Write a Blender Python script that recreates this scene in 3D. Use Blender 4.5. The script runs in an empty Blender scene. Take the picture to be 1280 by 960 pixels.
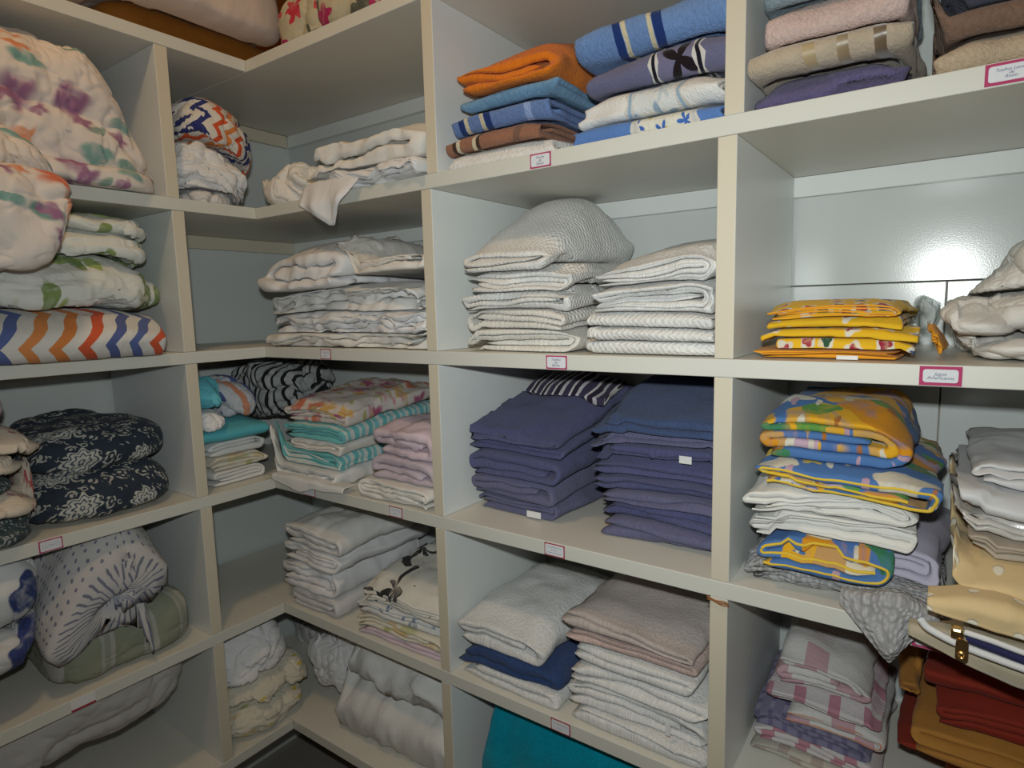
import bpy, math, random
import numpy as np
from mathutils import Vector, Matrix
sc = bpy.context.scene
COL = sc.collection
PI = math.pi

# ------------------------------------------------------------------ noise
def _h(ix, iy, iz, s):
    n = (ix.astype(np.int64) * 374761393 + iy.astype(np.int64) * 668265263 + iz.astype(np.int64) * 2147483647 + s * 974634777) & 0xFFFFFFFF
    n = ((n ^ (n >> 13)) * 1274126177) & 0xFFFFFFFF
    n = (n ^ (n >> 16)) & 0xFFFF
    return n / 32767.5 - 1.0

def noise(p, f=1.0, s=0):
    """smooth value noise in about -1..1 ; p is (n,3)"""
    q = p * f + 31.7 + 3.1 * (s % 17)
    i = np.floor(q); t = q - i
    t = t * t * t * (t * (t * 6 - 15) + 10)
    x, y, z = i[:, 0], i[:, 1], i[:, 2]
    r = 0
    for dx in (0, 1):
        wx = t[:, 0] if dx else 1 - t[:, 0]
        for dy in (0, 1):
            wy = t[:, 1] if dy else 1 - t[:, 1]
            for dz in (0, 1):
                wz = t[:, 2] if dz else 1 - t[:, 2]
                r = r + wx * wy * wz * _h(x + dx, y + dy, z + dz, s)
    return r

def fbm(p, f, s, o=3):
    r = 0; a = 1.0
    for k in range(o):
        r = r + a * noise(p, f * 2 ** k, s + 7 * k); a *= .5
    return r

def crease(p, f, s, warp=.5, sharp=3.0):
    """0..1, thin high ridges along wandering lines: the fold lines of cloth"""
    w = np.stack([noise(p, f * .6, s + 11), noise(p, f * .6, s + 12), noise(p, f * .6, s + 13)], 1) * warp / f
    n = noise(p + w, f, s)
    return np.clip(1 - np.abs(n) * 1.6, 0, 1) ** sharp

def sstep(a, b, x):
    t = np.clip((x - a) / (b - a), 0, 1)
    return t * t * (3 - 2 * t)

# ------------------------------------------------------------------ objects
def mesh_obj(name, verts, faces, mat=None, uv=None, smooth=True, parent=None):
    me = bpy.data.meshes.new(name)
    verts = np.asarray(verts, dtype=np.float64)
    me.from_pydata([tuple(v) for v in verts], [], faces if isinstance(faces, list) else faces.tolist())
    if uv is not None:
        l = me.uv_layers.new(name='UVMap')
        idx = np.empty(len(me.loops), dtype=np.int32)
        me.loops.foreach_get('vertex_index', idx)
        l.data.foreach_set('uv', np.asarray(uv, dtype=np.float32)[idx].ravel())
    if smooth:
        me.polygons.foreach_set('use_smooth', np.ones(len(me.polygons), dtype=bool))
    me.update()
    o = bpy.data.objects.new(name, me)
    COL.objects.link(o)
    if mat: me.materials.append(mat)
    if parent: o.parent = parent
    return o

def tag(o, label, cat, group=None):
    o['label'] = label; o['category'] = cat
    if group: o['group'] = group
    return o

def empty(name, loc, label, cat, group=None):
    o = bpy.data.objects.new(name, None); COL.objects.link(o); o.location = loc
    o.empty_display_size = .05
    return tag(o, label, cat, group)

def set_origin(o, c):
    """move the origin to c (world) keeping the mesh where it is"""
    c = Vector(c)
    o.data.transform(Matrix.Translation(-c)); o.location = c
    for ch in o.children: ch.data.transform(Matrix.Translation(-c))

def box(name, a, b, mat, parent=None, bev=.0015):
    x0, y0, z0 = a; x1, y1, z1 = b
    import bmesh
    bm = bmesh.new()
    bmesh.ops.create_cube(bm, size=1)
    for v in bm.verts:
        v.co = ((x0 + x1) / 2 + v.co.x * (x1 - x0), (y0 + y1) / 2 + v.co.y * (y1 - y0), (z0 + z1) / 2 + v.co.z * (z1 - z0))
    if bev: bmesh.ops.bevel(bm, geom=bm.edges[:], offset=bev, segments=2, profile=.5, affect='EDGES')
    me = bpy.data.meshes.new(name); bm.to_mesh(me); bm.free()
    if mat: me.materials.append(mat)
    o = bpy.data.objects.new(name, me); COL.objects.link(o)
    if parent: o.parent = parent
    return o

# frames: 'B' = back unit (u=+X, w=+Y)   'L' = left unit (u=+Y, w=-X)
def to_world(fr, P):
    Q = np.empty_like(P)
    if fr == 'B':
        Q[:, 0] = P[:, 0]; Q[:, 1] = P[:, 1]
    else:
        Q[:, 0] = -P[:, 1]; Q[:, 1] = P[:, 0]
    Q[:, 2] = P[:, 2]
    return Q

STACK = {'seed': 1, 'z': 0.0, 'amp': 0.0}
CELL = .006; GX0, GY0 = -.52, -1.05; GNX, GNY = 390, 256
FIELD = {}
def begin_stack(seed, z, amp=.006, lean=(0, 0), lo=-9., hi=9., ztop=9., rise=0.):
    STACK.update(rise=rise, seed=seed, z=z, amp=amp, lean=lean, lo=lo, hi=hi, ztop=ztop)
    if z not in FIELD: FIELD[z] = np.full((GNX, GNY), z)

def dil(a, fn=np.maximum):
    b = a.copy()
    b[1:] = fn(b[1:], a[:-1]); b[:-1] = fn(b[:-1], a[1:]); c = b.copy()
    b[:, 1:] = fn(b[:, 1:], c[:, :-1]); b[:, :-1] = fn(b[:, :-1], c[:, 1:])
    return b

def blur(a, n=1):
    for _ in range(n):
        a = (np.pad(a, ((1, 1), (0, 0)), 'edge')[:-2] + 2 * a + np.pad(a, ((1, 1), (0, 0)), 'edge')[2:]) / 4
        a = (np.pad(a, ((0, 0), (1, 1)), 'edge')[:, :-2] + 2 * a + np.pad(a, ((0, 0), (1, 1)), 'edge')[:, 2:]) / 4
    return a

def settle(fr, P, sag=.012, free=False):
    """lay the cloth on whatever already lies on this shelf, keep it inside its bay"""
    P = stack_field(P)
    zs = STACK['z']
    P[:, 0] = np.clip(P[:, 0], STACK['lo'] + .002, STACK['hi'] - .002)
    P[:, 1] = np.minimum(P[:, 1], .358)
    W = to_world(fr, P)
    f = FIELD.get(zs)
    if f is not None:
        ix = np.clip(((W[:, 0] - GX0) / CELL).astype(int), 0, GNX - 1); iy = np.clip(((W[:, 1] - GY0) / CELL).astype(int), 0, GNY - 1)
        if not free:
          for it in (0, 1):
            bot = np.full((GNX, GNY), 9.0); np.minimum.at(bot, (ix, iy), P[:, 2]); 
            bot = dil(bot, np.minimum)
            have = bot < 8
            top = np.full((GNX, GNY), -9.0); np.maximum.at(top, (ix, iy), P[:, 2]); top = dil(top)
            d = np.where(have, f + .0016 - bot, 0.0)
            up = np.clip(d, 0, .09)
            up = np.maximum(up, blur(dil(up), 2))
            dn = np.clip(d, -sag, 0) if it == 0 else np.zeros_like(d)
            dn = np.where(have, dn, 0); dn = blur(dn, 3)
            dn = np.where(up > 0, 0, dn)
            h = np.maximum(top - bot, .006)
            c = np.clip((P[:, 2] - bot[ix, iy]) / h[ix, iy], 0, 1)
            dz = up[ix, iy] * (1 - .75 * c) + dn[ix, iy]
            P[:, 2] += dz
        m = (P[:, 1] > -.012)
        P[:, 2] = np.where(m, np.maximum(P[:, 2], zs + .0010), P[:, 2])
        P[:, 2] = np.where(m, np.minimum(P[:, 2], STACK['ztop'] - .0025), P[:, 2])
        t2 = np.full((GNX, GNY), -9.0); np.maximum.at(t2, (ix, iy), P[:, 2]); t2 = dil(t2)
        FIELD[zs] = np.maximum(f, t2)
    return to_world(fr, P)

def stack_field(P):
    P = P.copy()
    if STACK['amp'] > 0:
        r = np.clip((P[:, 2] - STACK['z']) / .09, 0, 1)
        P[:, 2] += STACK['amp'] * r * noise(P * np.array([5.0, 5.0, 7.0]), 1.0, STACK['seed'])
        lz = np.clip(P[:, 2] - STACK['z'], 0, 1)
        P[:, 0] += STACK['lean'][0] * lz; P[:, 1] += STACK['lean'][1] * lz
    if STACK.get('rise'):
        P[:, 2] += STACK['rise'] * np.clip(P[:, 1] - .02, 0, .35) * np.clip((P[:, 2] - STACK['z']) / .13, 0, 1.3)
    return P

ORDER = {1: [0], 2: [0, 1], 3: [0, 2, 1], 4: [0, 3, 2, 1], 5: [0, 4, 3, 1, 2], 6: [0, 5, 4, 1, 2, 3], 7: [0, 6, 5, 1, 2, 4, 3], 8: [0, 7, 6, 1, 2, 5, 4, 3]}

def folded(name, fr, u0, u1, w0, w1, z0, z1, mat, n=4, mode='edge', flip=False, zig=False, seed=1, wr=.004, wob=.012,
           wedge=0.0, tu=0.0, dome=0.0, yaw=0.0, puff=.18, ft=.92, cr=.0, crf=9.0, hang=None, shear=0.0, mess=.35, top=False, uvoff=(0, 0),
           bulge=0.0, tuck=.0, rs=None, sag=.012, free=False, hem=None, selvage=None, extra=None):
    """a sheet or towel folded n-thick, one continuous strip of cloth with real thickness.
    edge: the layers show in front; fold: the rounded fold faces the front."""
    rng = random.Random(seed * 7919 + 13)
    L, W, H = (u1 - u0, w1 - w0, z1 - z0) if mode == 'edge' else (w1 - w0, u1 - u0, z1 - z0)
    s = H / n
    order = list(range(n)) if zig else ORDER[n]
    q = min(1.0, .028 / max(H / 2, 1e-4))
    if rs is not None: q = rs
    rmax = H / 2 * q
    pts = []
    K = max(6, int(L / .011))
    for j, k in enumerate(order):
        z = (k + .5) * s
        a, b = rmax, L - rmax
        if j == 0: a = rmax * .6 + rng.uniform(.0, .012 + tuck * L)
        if j == n - 1:
            if n % 2 == 1: b = L - rmax - rng.uniform(.0, .10 * L + tuck * L)
            else: a = rmax + rng.uniform(.0, .10 * L + tuck * L)
        xs = np.linspace(a, b, K)
        if j % 2 == 1: xs = xs[::-1]
        for x in xs: pts.append((x, z))
        if j < n - 1:
            z2 = (order[j + 1] + .5) * s
            right = (j % 2 == 0)
            cx = L - rmax if right else rmax
            r = abs(z2 - z) / 2; zc = (z + z2) / 2; sg = 1 if z2 > z else -1
            T = 7 if r < s * .7 else 11
            for t in range(1, T):
                th = -PI / 2 + PI * t / T
                pts.append((cx + (1 if right else -1) * r * q * math.cos(th) , zc + sg * r * math.sin(th)))
    p = np.array(pts)
    # arc length, normals
    d = np.gradient(p, axis=0); ln = np.hypot(d[:, 0], d[:, 1]) + 1e-9
    nrm = np.stack([-d[:, 1] / ln, d[:, 0] / ln], 1)
    arc = np.concatenate([[0], np.cumsum(np.hypot(*np.diff(p, axis=0).T))])
    M = len(p)
    J = max(10, int(W / .011)) + 4
    er = max(.004, min(.012, s * .5)); e = er * np.array([0, .12, .42, 1.0]);
    ww = np.concatenate([e, np.linspace(er + .009, W - er - .009, J), W - e[::-1]])
    tf = np.ones(len(ww)); prof = [.34, .70, .93, 1.0]
    tf[:4] = prof; tf[-4:] = prof[::-1]
    J = len(ww)
    half = s * .5 * ft
    endf = np.ones(M); endf[:3] = [.3, .7, .92]; endf[-3:] = [.92, .7, .3]
    # grids (side, j, m)
    A = np.empty((2, J, M, 3)); UV = np.empty((2, J, M, 2))
    for sd, sg in ((0, 1), (1, -1)):
        off = nrm[None] * (half * sg * endf[None, :, None] * tf[:, None, None])
        A[sd, :, :, 0] = p[None, :, 0] + off[:, :, 0]
        A[sd, :, :, 2] = p[None, :, 1] + off[:, :, 1]
        A[sd, :, :, 1] = ww[:, None]
        UV[sd, :, :, 0] = arc[None] + uvoff[0]; UV[sd, :, :, 1] = ww[:, None] + uvoff[1]
    P = A.reshape(-1, 3); UV = UV.reshape(-1, 2)
    idx = np.arange(2 * J * M).reshape(2, J, M)
    def quads(a, b, c, dd): return np.stack([a.ravel(), b.ravel(), c.ravel(), dd.ravel()], 1)
    F = [quads(idx[0, :-1, :-1], idx[0, :-1, 1:], idx[0, 1:, 1:], idx[0, 1:, :-1]),
         quads(idx[1, :-1, :-1], idx[1, 1:, :-1], idx[1, 1:, 1:], idx[1, :-1, 1:]),
         quads(idx[0, 0, :-1], idx[1, 0, :-1], idx[1, 0, 1:], idx[0, 0, 1:]),
         quads(idx[0, -1, :-1], idx[0, -1, 1:], idx[1, -1, 1:], idx[1, -1, :-1]),
         quads(idx[0, :-1, 0], idx[0, 1:, 0], idx[1, 1:, 0], idx[1, :-1, 0]),
         quads(idx[0, :-1, -1], idx[1, :-1, -1], idx[1, 1:, -1], idx[0, 1:, -1])]
    F = np.concatenate(F)
    # to local axes (u,w,z)
    if mode == 'fold':           # strip runs in w, the big outer turn in front
        P = np.stack([P[:, 1], L - P[:, 0], P[:, 2]], 1); L, W = W, L
        UV = UV[:, ::-1].copy()
    elif flip:
        P = np.stack([L - P[:, 0], P[:, 1], P[:, 2]], 1)
    a = P[:, 0] / L; b = P[:, 1] / W; c = P[:, 2] / H
    sd = seed * 31
    ee = np.abs(2 * a - 1); eb = np.abs(2 * b - 1)
    lay = np.stack([c * n * .55, b * W * 5, np.zeros_like(c)], 1)
    lay2 = np.stack([c * n * .55, a * L * 5, np.zeros_like(c) + 5], 1)
    du = wob * noise(lay, 1, sd) * np.sign(2 * a - 1) * ee ** 2
    dw = wob * noise(lay2, 1, sd + 1) * np.sign(2 * b - 1) * eb ** 2
    # layers of uneven thickness
    pc = np.stack([P[:, 0] * 7, P[:, 1] * 7, c * n * .45], 1)
    c2 = c + mess / n * np.sin(PI * np.clip(c, 0, 1)) * noise(pc, 1, sd + 2)
    z = c2 * H
    # soft edges
    z = z * (1 - puff * (sstep(.55, 1.0, ee) * .5 + sstep(.5, 1.0, eb) * .6) * c)
    z = z * (1 + wedge * (b - .3) + tu * (a - .5))
    z = z + dome * c * (1 - (2 * a - 1) ** 2) * sstep(0, .6, b)
    u = P[:, 0] + du + shear * (c - .5) ; w = P[:, 1] + dw
    w = w - bulge * np.sin(PI * np.clip(c, 0, 1)) * (1 - b)
    Q = np.stack([u, w, z], 1)
    wt = np.sin(PI * np.clip(c, 0, 1)) if not top else sstep(0, .3, c)
    base = Q + seed * 3.7
    fr_ = np.stack([fbm(base, 11, sd + 3), fbm(base, 11, sd + 4), fbm(base, 11, sd + 5)], 1)
    Q[:, 0] += wr * fr_[:, 0]; Q[:, 1] += wr * fr_[:, 1]; Q[:, 2] += wr * fr_[:, 2] * wt
    if cr > 0:
        bb = base * np.array([1, .75, 1.6])
        k = crease(bb, crf, sd + 6, .9, 2.2) + .6 * crease(bb, crf * 2.1, sd + 7, 1., 2.4) + .3 * crease(base, crf * 4.3, sd + 9, 1., 2)
        k2 = crease(base, crf * 1.3, sd + 8, .9, 2.4) + .5 * crease(base, crf * 2.9, sd + 10, 1., 2.4)
        Q[:, 2] -= cr * (k - .6) * wt
        Q[:, 1] += cr * .9 * (k2 - .5) * (1 - b)
        Q[:, 0] += cr * .6 * (k2 - .5) * (2 * a - 1)
    if hang:
        a0, a1, amt = hang[:3]; reach = hang[3] if len(hang) > 3 else .4
        m = sstep(a0 - .12, a0 + .05, a) * (1 - sstep(a1 - .05, a1 + .12, a)) * (1 - sstep(0, reach, b))
        Q[:, 2] -= amt * m ** 1.3; Q[:, 1] -= amt * .35 * m
    if yaw:
        cy, sy = math.cos(yaw), math.sin(yaw)
        x = Q[:, 0] - L / 2; y = Q[:, 1] - W * .3
        Q[:, 0] = L / 2 + x * cy - y * sy; Q[:, 1] = W * .3 + x * sy + y * cy
    Q = Q + np.array([u0, w0, z0])
    Q = settle(fr, Q, sag, free)
    Qm, Fm, Um = Q, F, UV
    for l in extra or []:
        p_, f_, u_ = drape(**l) if 'lens' in l else lobe(**l)
        Fm = np.concatenate([Fm, f_ + len(Qm)]); Qm = np.concatenate([Qm, to_world(fr, p_)]); Um = np.concatenate([Um, u_])
    o = mesh_obj(name, Qm, Fm, mat, Um)
    if hem:                      # a bound edge along the front, or along both cut ends of the strip
        hm, hr = hem
        G = Q.reshape(2, J, M, 3)
        line = (G[0, 1] + G[1, 1]) / 2
        if line is not None: tube('hem', line, hr, hm, o)
    if selvage is not None:
        G = Q.reshape(2, J, M, 3)
        tube('hem', (G[0, 2:-2, -1] + G[1, 2:-2, -1]) / 2, selvage[1], selvage[0], o)
    return o

def tube(name, line, r, mat, parent=None, n=6):
    """thin cord along a polyline (world points)"""
    line = np.asarray(line); d = np.gradient(line, axis=0); d /= np.linalg.norm(d, axis=1)[:, None] + 1e-9
    ref = np.array([.3, .5, .8]); a = np.cross(d, ref); a /= np.linalg.norm(a, axis=1)[:, None] + 1e-9; b = np.cross(d, a)
    V = []
    for k in range(n):
        t = 2 * PI * k / n
        V.append(line + r * (math.cos(t) * a + math.sin(t) * b))
    V = np.stack(V, 1); m = len(line)
    i = np.arange(m * n).reshape(m, n)
    F = np.stack([i[:-1].ravel(), np.roll(i, -1, 1)[:-1].ravel(), np.roll(i, -1, 1)[1:].ravel(), i[1:].ravel()], 1)
    o = mesh_obj(name, V.reshape(-1, 3), F, mat, None)
    if parent: o.parent = parent
    return o

def cube_sphere(k):
    g = np.linspace(-1, 1, k + 1); g = np.tan(g * PI / 4)
    V = []; F = []
    for ax in range(3):
        for sg in (-1, 1):
            X, Y = np.meshgrid(g, g, indexing='ij')
            Z = np.full_like(X, sg)
            p = np.empty((k + 1, k + 1, 3)); p[..., ax] = Z; p[..., (ax + 1) % 3] = X; p[..., (ax + 2) % 3] = Y
            off = sum(len(v) for v in V)
            V.append(p.reshape(-1, 3))
            i = np.arange((k + 1) ** 2).reshape(k + 1, k + 1) + off
            q = np.stack([i[:-1, :-1].ravel(), i[1:, :-1].ravel(), i[1:, 1:].ravel(), i[:-1, 1:].ravel()], 1)
            F.append(q if sg > 0 else q[:, ::-1])
    V = np.concatenate(V); F = np.concatenate(F)
    key = np.round(V * 1e5).astype(np.int64)
    _, first, inv = np.unique(key, axis=0, return_index=True, return_inverse=True)
    return V[first], inv.ravel()[F]

_CS = {}
def lobe(u0, u1, w0, w1, z0, z1, p=3.2, seed=1, amp=.012, f=7.0, an=(1, 1, 1), k=60, flat=.12, pinch=0.0, rot=(0, 0, 0), fine=.25, bump=.0, fold=None, limp=0.0, taper=0.0, taperl=0.0):
    """a soft lump of cloth: rounded box, creased"""
    if k not in _CS: _CS[k] = cube_sphere(k)
    D, F = _CS[k]
    D = D / (np.sum(np.abs(D) ** p, axis=1) ** (1 / p))[:, None]
    hs = np.array([(u1 - u0) / 2, (w1 - w0) / 2, (z1 - z0) / 2])
    C = np.array([(u0 + u1) / 2, (w0 + w1) / 2, (z0 + z1) / 2])
    e = np.maximum(np.abs(D[:, 0]), np.abs(D[:, 1]))
    D = D.copy()
    if pinch: D[:, 2] *= 1 - pinch * sstep(.45, 1.0, e)
    P = D * hs
    q = (P + seed * 2.3) * np.array(an)
    nr = D / np.linalg.norm(D, axis=1)[:, None]
    s = seed * 53
    k1 = crease(q, f, s, .9, 2.4); k2 = crease(q, f * 1.9, s + 5, 1.1, 2.8); k3 = crease(q, f * 3.7, s + 7, 1.1, 2.2)
    soft = .5 + .5 * noise(q, f * .5, s + 3)
    disp = -amp * .95 * (k1 - .35) - amp * .75 * soft * (k2 - .3) - amp * .38 * (1 - .6 * soft) * (k3 - .3) + amp * .5 * noise(q, f * .6, s + 9) + bump * noise(q, f * .35, s + 19)
    P = P + nr * disp[:, None]
    P[:, 0] += amp * .7 * noise(q, f * 1.5, s + 21); P[:, 1] += amp * .7 * noise(q, f * 1.5, s + 22); P[:, 2] += amp * .5 * noise(q, f * 1.5, s + 23)
    if fold:                                   # deep groove(s) running along u at given heights
        for zf, dep, wd in fold:
            zz = P[:, 2] / hs[2] - zf - .12 * noise(q, f * .5, s + 30)
            g = np.exp(-(zz / wd) ** 2) * (1 - .3 * np.abs(D[:, 2]))
            P[:, :2] *= (1 - dep * g)[:, None]
    if taper or taperl:
        zz = np.clip(P[:, 2] / hs[2] * .5 + .5, 0, 1)
        P[:, 0] *= np.where(P[:, 0] > 0, 1 - taper * zz ** 1.3, 1 - taperl * zz ** 1.3)
    if limp: P[:, 2] -= limp * (np.abs(D[:, 0]) ** 3) * (D[:, 2] + 1) / 2
    UV = np.stack([P[:, 0] + .35 * P[:, 1], P[:, 2] + P[:, 1] * .9], 1)
    if any(rot):
        R = (Matrix.Rotation(rot[2], 3, 'Z') @ Matrix.Rotation(rot[1], 3, 'Y') @ Matrix.Rotation(rot[0], 3, 'X'))
        P = P @ np.array(R).T
    P = P + C
    if flat:
        lim = z0 + .001
        P[:, 2] = np.where(P[:, 2] < lim + .01, lim + .01 * np.exp(np.minimum((P[:, 2] - lim - .01) / .01, 0)), P[:, 2])
    return P, F, UV

def drape(u0, u1, w0, win, zt, lens, th=.006, seed=1, amp=.006, f=22, out=0.0, z0=None):
    """cloth running forward off a shelf and hanging down in front of its edge; lens = [(a, length)]"""
    NU, NV = 46, 34
    a = np.linspace(0, 1, NU); ln = np.interp(a, [x for x, _ in lens], [y for _, y in lens])
    grid = np.empty((2, NU, NV, 3))
    r = .008
    for i in range(NU):
        Ltot = win + r * PI / 2 + ln[i]
        t = np.linspace(0, Ltot, NV)
        for sd in (0, 1):
            o = th / 2 if sd == 0 else -th / 2
            edge = min(1, 3.0 * min(a[i], 1 - a[i]) + .15)
            tip = np.clip((Ltot - t) / .012, .12, 1)
            oo = o * edge * tip
            c1 = t < win; c2 = (t >= win) & (t < win + r * PI / 2)
            ang = np.clip((t - win) / r, 0, PI / 2)
            w = np.where(c1, win - t, -np.sin(ang) * (r + oo) )
            z = np.where(c1, oo, (np.cos(ang) * (r + oo) - r))
            dn = np.clip(t - win - r * PI / 2, 0, None)
            w = np.where(dn > 0, -(r + oo) - out * dn, w); z = np.where(dn > 0, -r - dn, z)
            grid[sd, i, :, 0] = u0 + (u1 - u0) * a[i]; grid[sd, i, :, 1] = w0 + w; grid[sd, i, :, 2] = zt + z
            hang = np.clip(dn / .03, 0, 1)
            q = np.stack([np.full(NV, (u1 - u0) * a[i]), np.full(NV, seed * 1.7), t * .35], 1)
            grid[sd, i, :, 1] -= hang * amp * (1.0 + noise(q, f, seed)) + hang * amp * .5 * (1 + noise(q, f * 2.3, seed + 3))
            grid[sd, i, :, 2] += (1 - hang) * amp * .8 * (1 + noise(q, f, seed + 5)) + hang * amp * .6 * noise(q, f, seed + 6)
            grid[sd, i, :, 0] += amp * .8 * noise(q, f * .7, seed + 8)
    P = grid.reshape(-1, 3)
    I = np.arange(2 * NU * NV).reshape(2, NU, NV)
    def Q(a, b, c, d): return np.stack([a.ravel(), b.ravel(), c.ravel(), d.ravel()], 1)
    A, B = I
    F = np.concatenate([Q(A[:-1, :-1], A[1:, :-1], A[1:, 1:], A[:-1, 1:]), Q(B[:-1, :-1], B[:-1, 1:], B[1:, 1:], B[1:, :-1]),
        Q(A[0, :-1], A[0, 1:], B[0, 1:], B[0, :-1]), Q(A[-1, :-1], B[-1, :-1], B[-1, 1:], A[-1, 1:]),
        Q(A[:-1, 0], B[:-1, 0], B[1:, 0], A[1:, 0]), Q(A[:-1, -1], A[1:, -1], B[1:, -1], B[:-1, -1])])
    UV = np.stack([P[:, 0], P[:, 2] - P[:, 1]], 1)
    return P, F, UV

def bundle(name, fr, lobes, mat, uvs=1.0, sag=.01, free=False):
    """one piece of cloth made of one or more soft lobes"""
    V = []; F = []; U = []; n = 0
    nf = 0
    for l in sorted(lobes, key=lambda l: l.get('loose', 0)):       # loose lobes hang in the air in front of the shelf
        l = dict(l); lo = l.pop('loose', 0)
        P, f, uv = lobe(**l)
        V.append(P); F.append(f + n); U.append(uv); n += len(P)
        if not lo: nf = n
    V = np.concatenate(V)
    V = np.concatenate([settle(fr, V[:nf], sag, free), to_world(fr, V[nf:])])
    return mesh_obj(name, V, np.concatenate(F), mat, np.concatenate(U) * uvs)

# ------------------------------------------------------------------ materials
class NT:
    def __init__(self, name, rough=.9, sheen=.25, spec=.2):
        m = self.m = bpy.data.materials.new(name); m.use_nodes = True
        self.t = m.node_tree; self.t.nodes.clear()
        self.out = self.t.nodes.new('ShaderNodeOutputMaterial')
        self.b = self.t.nodes.new('ShaderNodeBsdfPrincipled')
        self.b.inputs['Roughness'].default_value = rough
        self.b.inputs['Specular IOR Level'].default_value = spec
        if sheen: 
            self.b.inputs['Sheen Weight'].default_value = sheen
            self.b.inputs['Sheen Roughness'].default_value = .5
        self.t.links.new(self.b.outputs[0], self.out.inputs[0])
        self._uv = None
    def N(self, ty, **kw):
        n = self.t.nodes.new(ty)
        for k, v in kw.items(): setattr(n, k, v)
        return n
    def set(self, sock, v):
        if hasattr(v, 'is_output') or isinstance(v, bpy.types.NodeSocket): self.t.links.new(v, sock)
        elif v is not None:
            if isinstance(v, (tuple, list)) and len(v) == 3 and sock.type == 'RGBA': v = (*v, 1)
            sock.default_value = v
    def uv(self):
        if not self._uv: self._uv = self.N('ShaderNodeTexCoord').outputs['UV']
        return self._uv
    def obj(self): return self.N('ShaderNodeTexCoord').outputs['Object']
    def math(self, op, a, b=None, c=None):
        n = self.N('ShaderNodeMath', operation=op)
        for i, v in enumerate((a, b, c)):
            if v is not None: self.set(n.inputs[i], v)
        return n.outputs[0]
    def vmath(self, op, a, b=None, s=None):
        n = self.N('ShaderNodeVectorMath', operation=op)
        self.set(n.inputs[0], a)
        if b is not None: self.set(n.inputs[1], b)
        if s is not None: self.set(n.inputs['Scale'], s)
        return n.outputs['Value'] if op in ('LENGTH', 'DISTANCE', 'DOT_PRODUCT') else n.outputs[0]
    def sep(self, v):
        n = self.N('ShaderNodeSeparateXYZ'); self.set(n.inputs[0], v); return n.outputs
    def comb(self, x=0, y=0, z=0):
        n = self.N('ShaderNodeCombineXYZ')
        for i, v in enumerate((x, y, z)): self.set(n.inputs[i], v)
        return n.outputs[0]
    def noise(self, v, scale, detail=2, rough=.5, col=False):
        n = self.N('ShaderNodeTexNoise'); self.set(n.inputs['Vector'], v)
        n.inputs['Scale'].default_value = scale; n.inputs['Detail'].default_value = detail; n.inputs['Roughness'].default_value = rough
        return n.outputs['Color' if col else 'Fac']
    def warp(self, v, scale, amt):
        c = self.noise(v, scale, 1, .5, True)
        return self.vmath('ADD', v, self.vmath('SCALE', self.vmath('SUBTRACT', c, (.5, .5, .5)), s=amt))
    def mix(self, f, a, b, bt='MIX'):
        n = self.N('ShaderNodeMix', data_type='RGBA', blend_type=bt)
        self.set(n.inputs[0], f); self.set(n.inputs[6], a); self.set(n.inputs[7], b)
        return n.outputs[2]
    def smooth(self, v, a, b, lo=0., hi=1.):
        n = self.N('ShaderNodeMapRange', interpolation_type='SMOOTHSTEP')
        self.set(n.inputs[0], v); n.inputs[1].default_value = a; n.inputs[2].default_value = b; n.inputs[3].default_value = lo; n.inputs[4].default_value = hi
        return n.outputs[0]
    def vor(self, v, scale, rnd=1.0):
        n = self.N('ShaderNodeTexVoronoi', voronoi_dimensions='2D'); self.set(n.inputs['Vector'], v)
        n.inputs['Scale'].default_value = scale; n.inputs['Randomness'].default_value = rnd
        return n.outputs            # Distance, Color, Position
    def pick(self, fac, cols):
        n = self.N('ShaderNodeValToRGB'); r = n.color_ramp; r.interpolation = 'CONSTANT'
        self.set(n.inputs[0], fac)
        while len(r.elements) > 1: r.elements.remove(r.elements[-1])
        r.elements[0].position = 0; r.elements[0].color = (*cols[0], 1)
        for i, c in enumerate(cols[1:], 1):
            e = r.elements.new(i / len(cols)); e.color = (*c, 1)
        return n.outputs[0]
    def motif(self, v, scale, R, petals=0, depth=.35, keep=1.0, rnd=.85, stretch=None, soft=.12):
        """mask of flower/leaf shapes, one to a cell; returns mask, cell colour, radius 0..1"""
        if stretch:
            v = self.vmath('MULTIPLY', v, stretch)
        o = self.vor(v, scale, rnd)
        # position output is in texture space already divided by scale
        d = self.vmath('SUBTRACT', v, o['Position'])
        x, y, _ = self.sep(d)
        r = self.math('MULTIPLY', self.vmath('LENGTH', self.comb(x, y, 0)), scale)
        cs = self.sep(o['Color'])
        if petals:
            th = self.math('ADD', self.math('ARCTAN2', y, x), self.math('MULTIPLY', cs[1], 6.28))
            k = self.math('MULTIPLY_ADD', self.math('COSINE', self.math('MULTIPLY', th, petals)), depth, 1 - depth)
            r = self.math('DIVIDE', r, k)
        m = self.smooth(r, R * (1 - soft), R * (1 + soft), 1., 0.)
        if keep < 1: m = self.math('MULTIPLY', m, self.math('LESS_THAN', cs[2], keep))
        return m, cs[0], self.math('DIVIDE', r, R)
    def fin(self, col, bump=None, strength=.3, dist=.002):
        self.set(self.b.inputs['Base Color'], col)
        if bump is not None:
            n = self.N('ShaderNodeBump'); n.inputs['Strength'].default_value = strength; n.inputs['Distance'].default_value = dist
            self.set(n.inputs['Height'], bump); self.t.links.new(n.outputs[0], self.b.inputs['Normal'])
        return self.m
    def terry(self):
        v = self.uv()
        a = self.noise(v, 420, 2, .6); b = self.noise(v, 160, 2, .5)
        return self.math('ADD', a, b)
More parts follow.
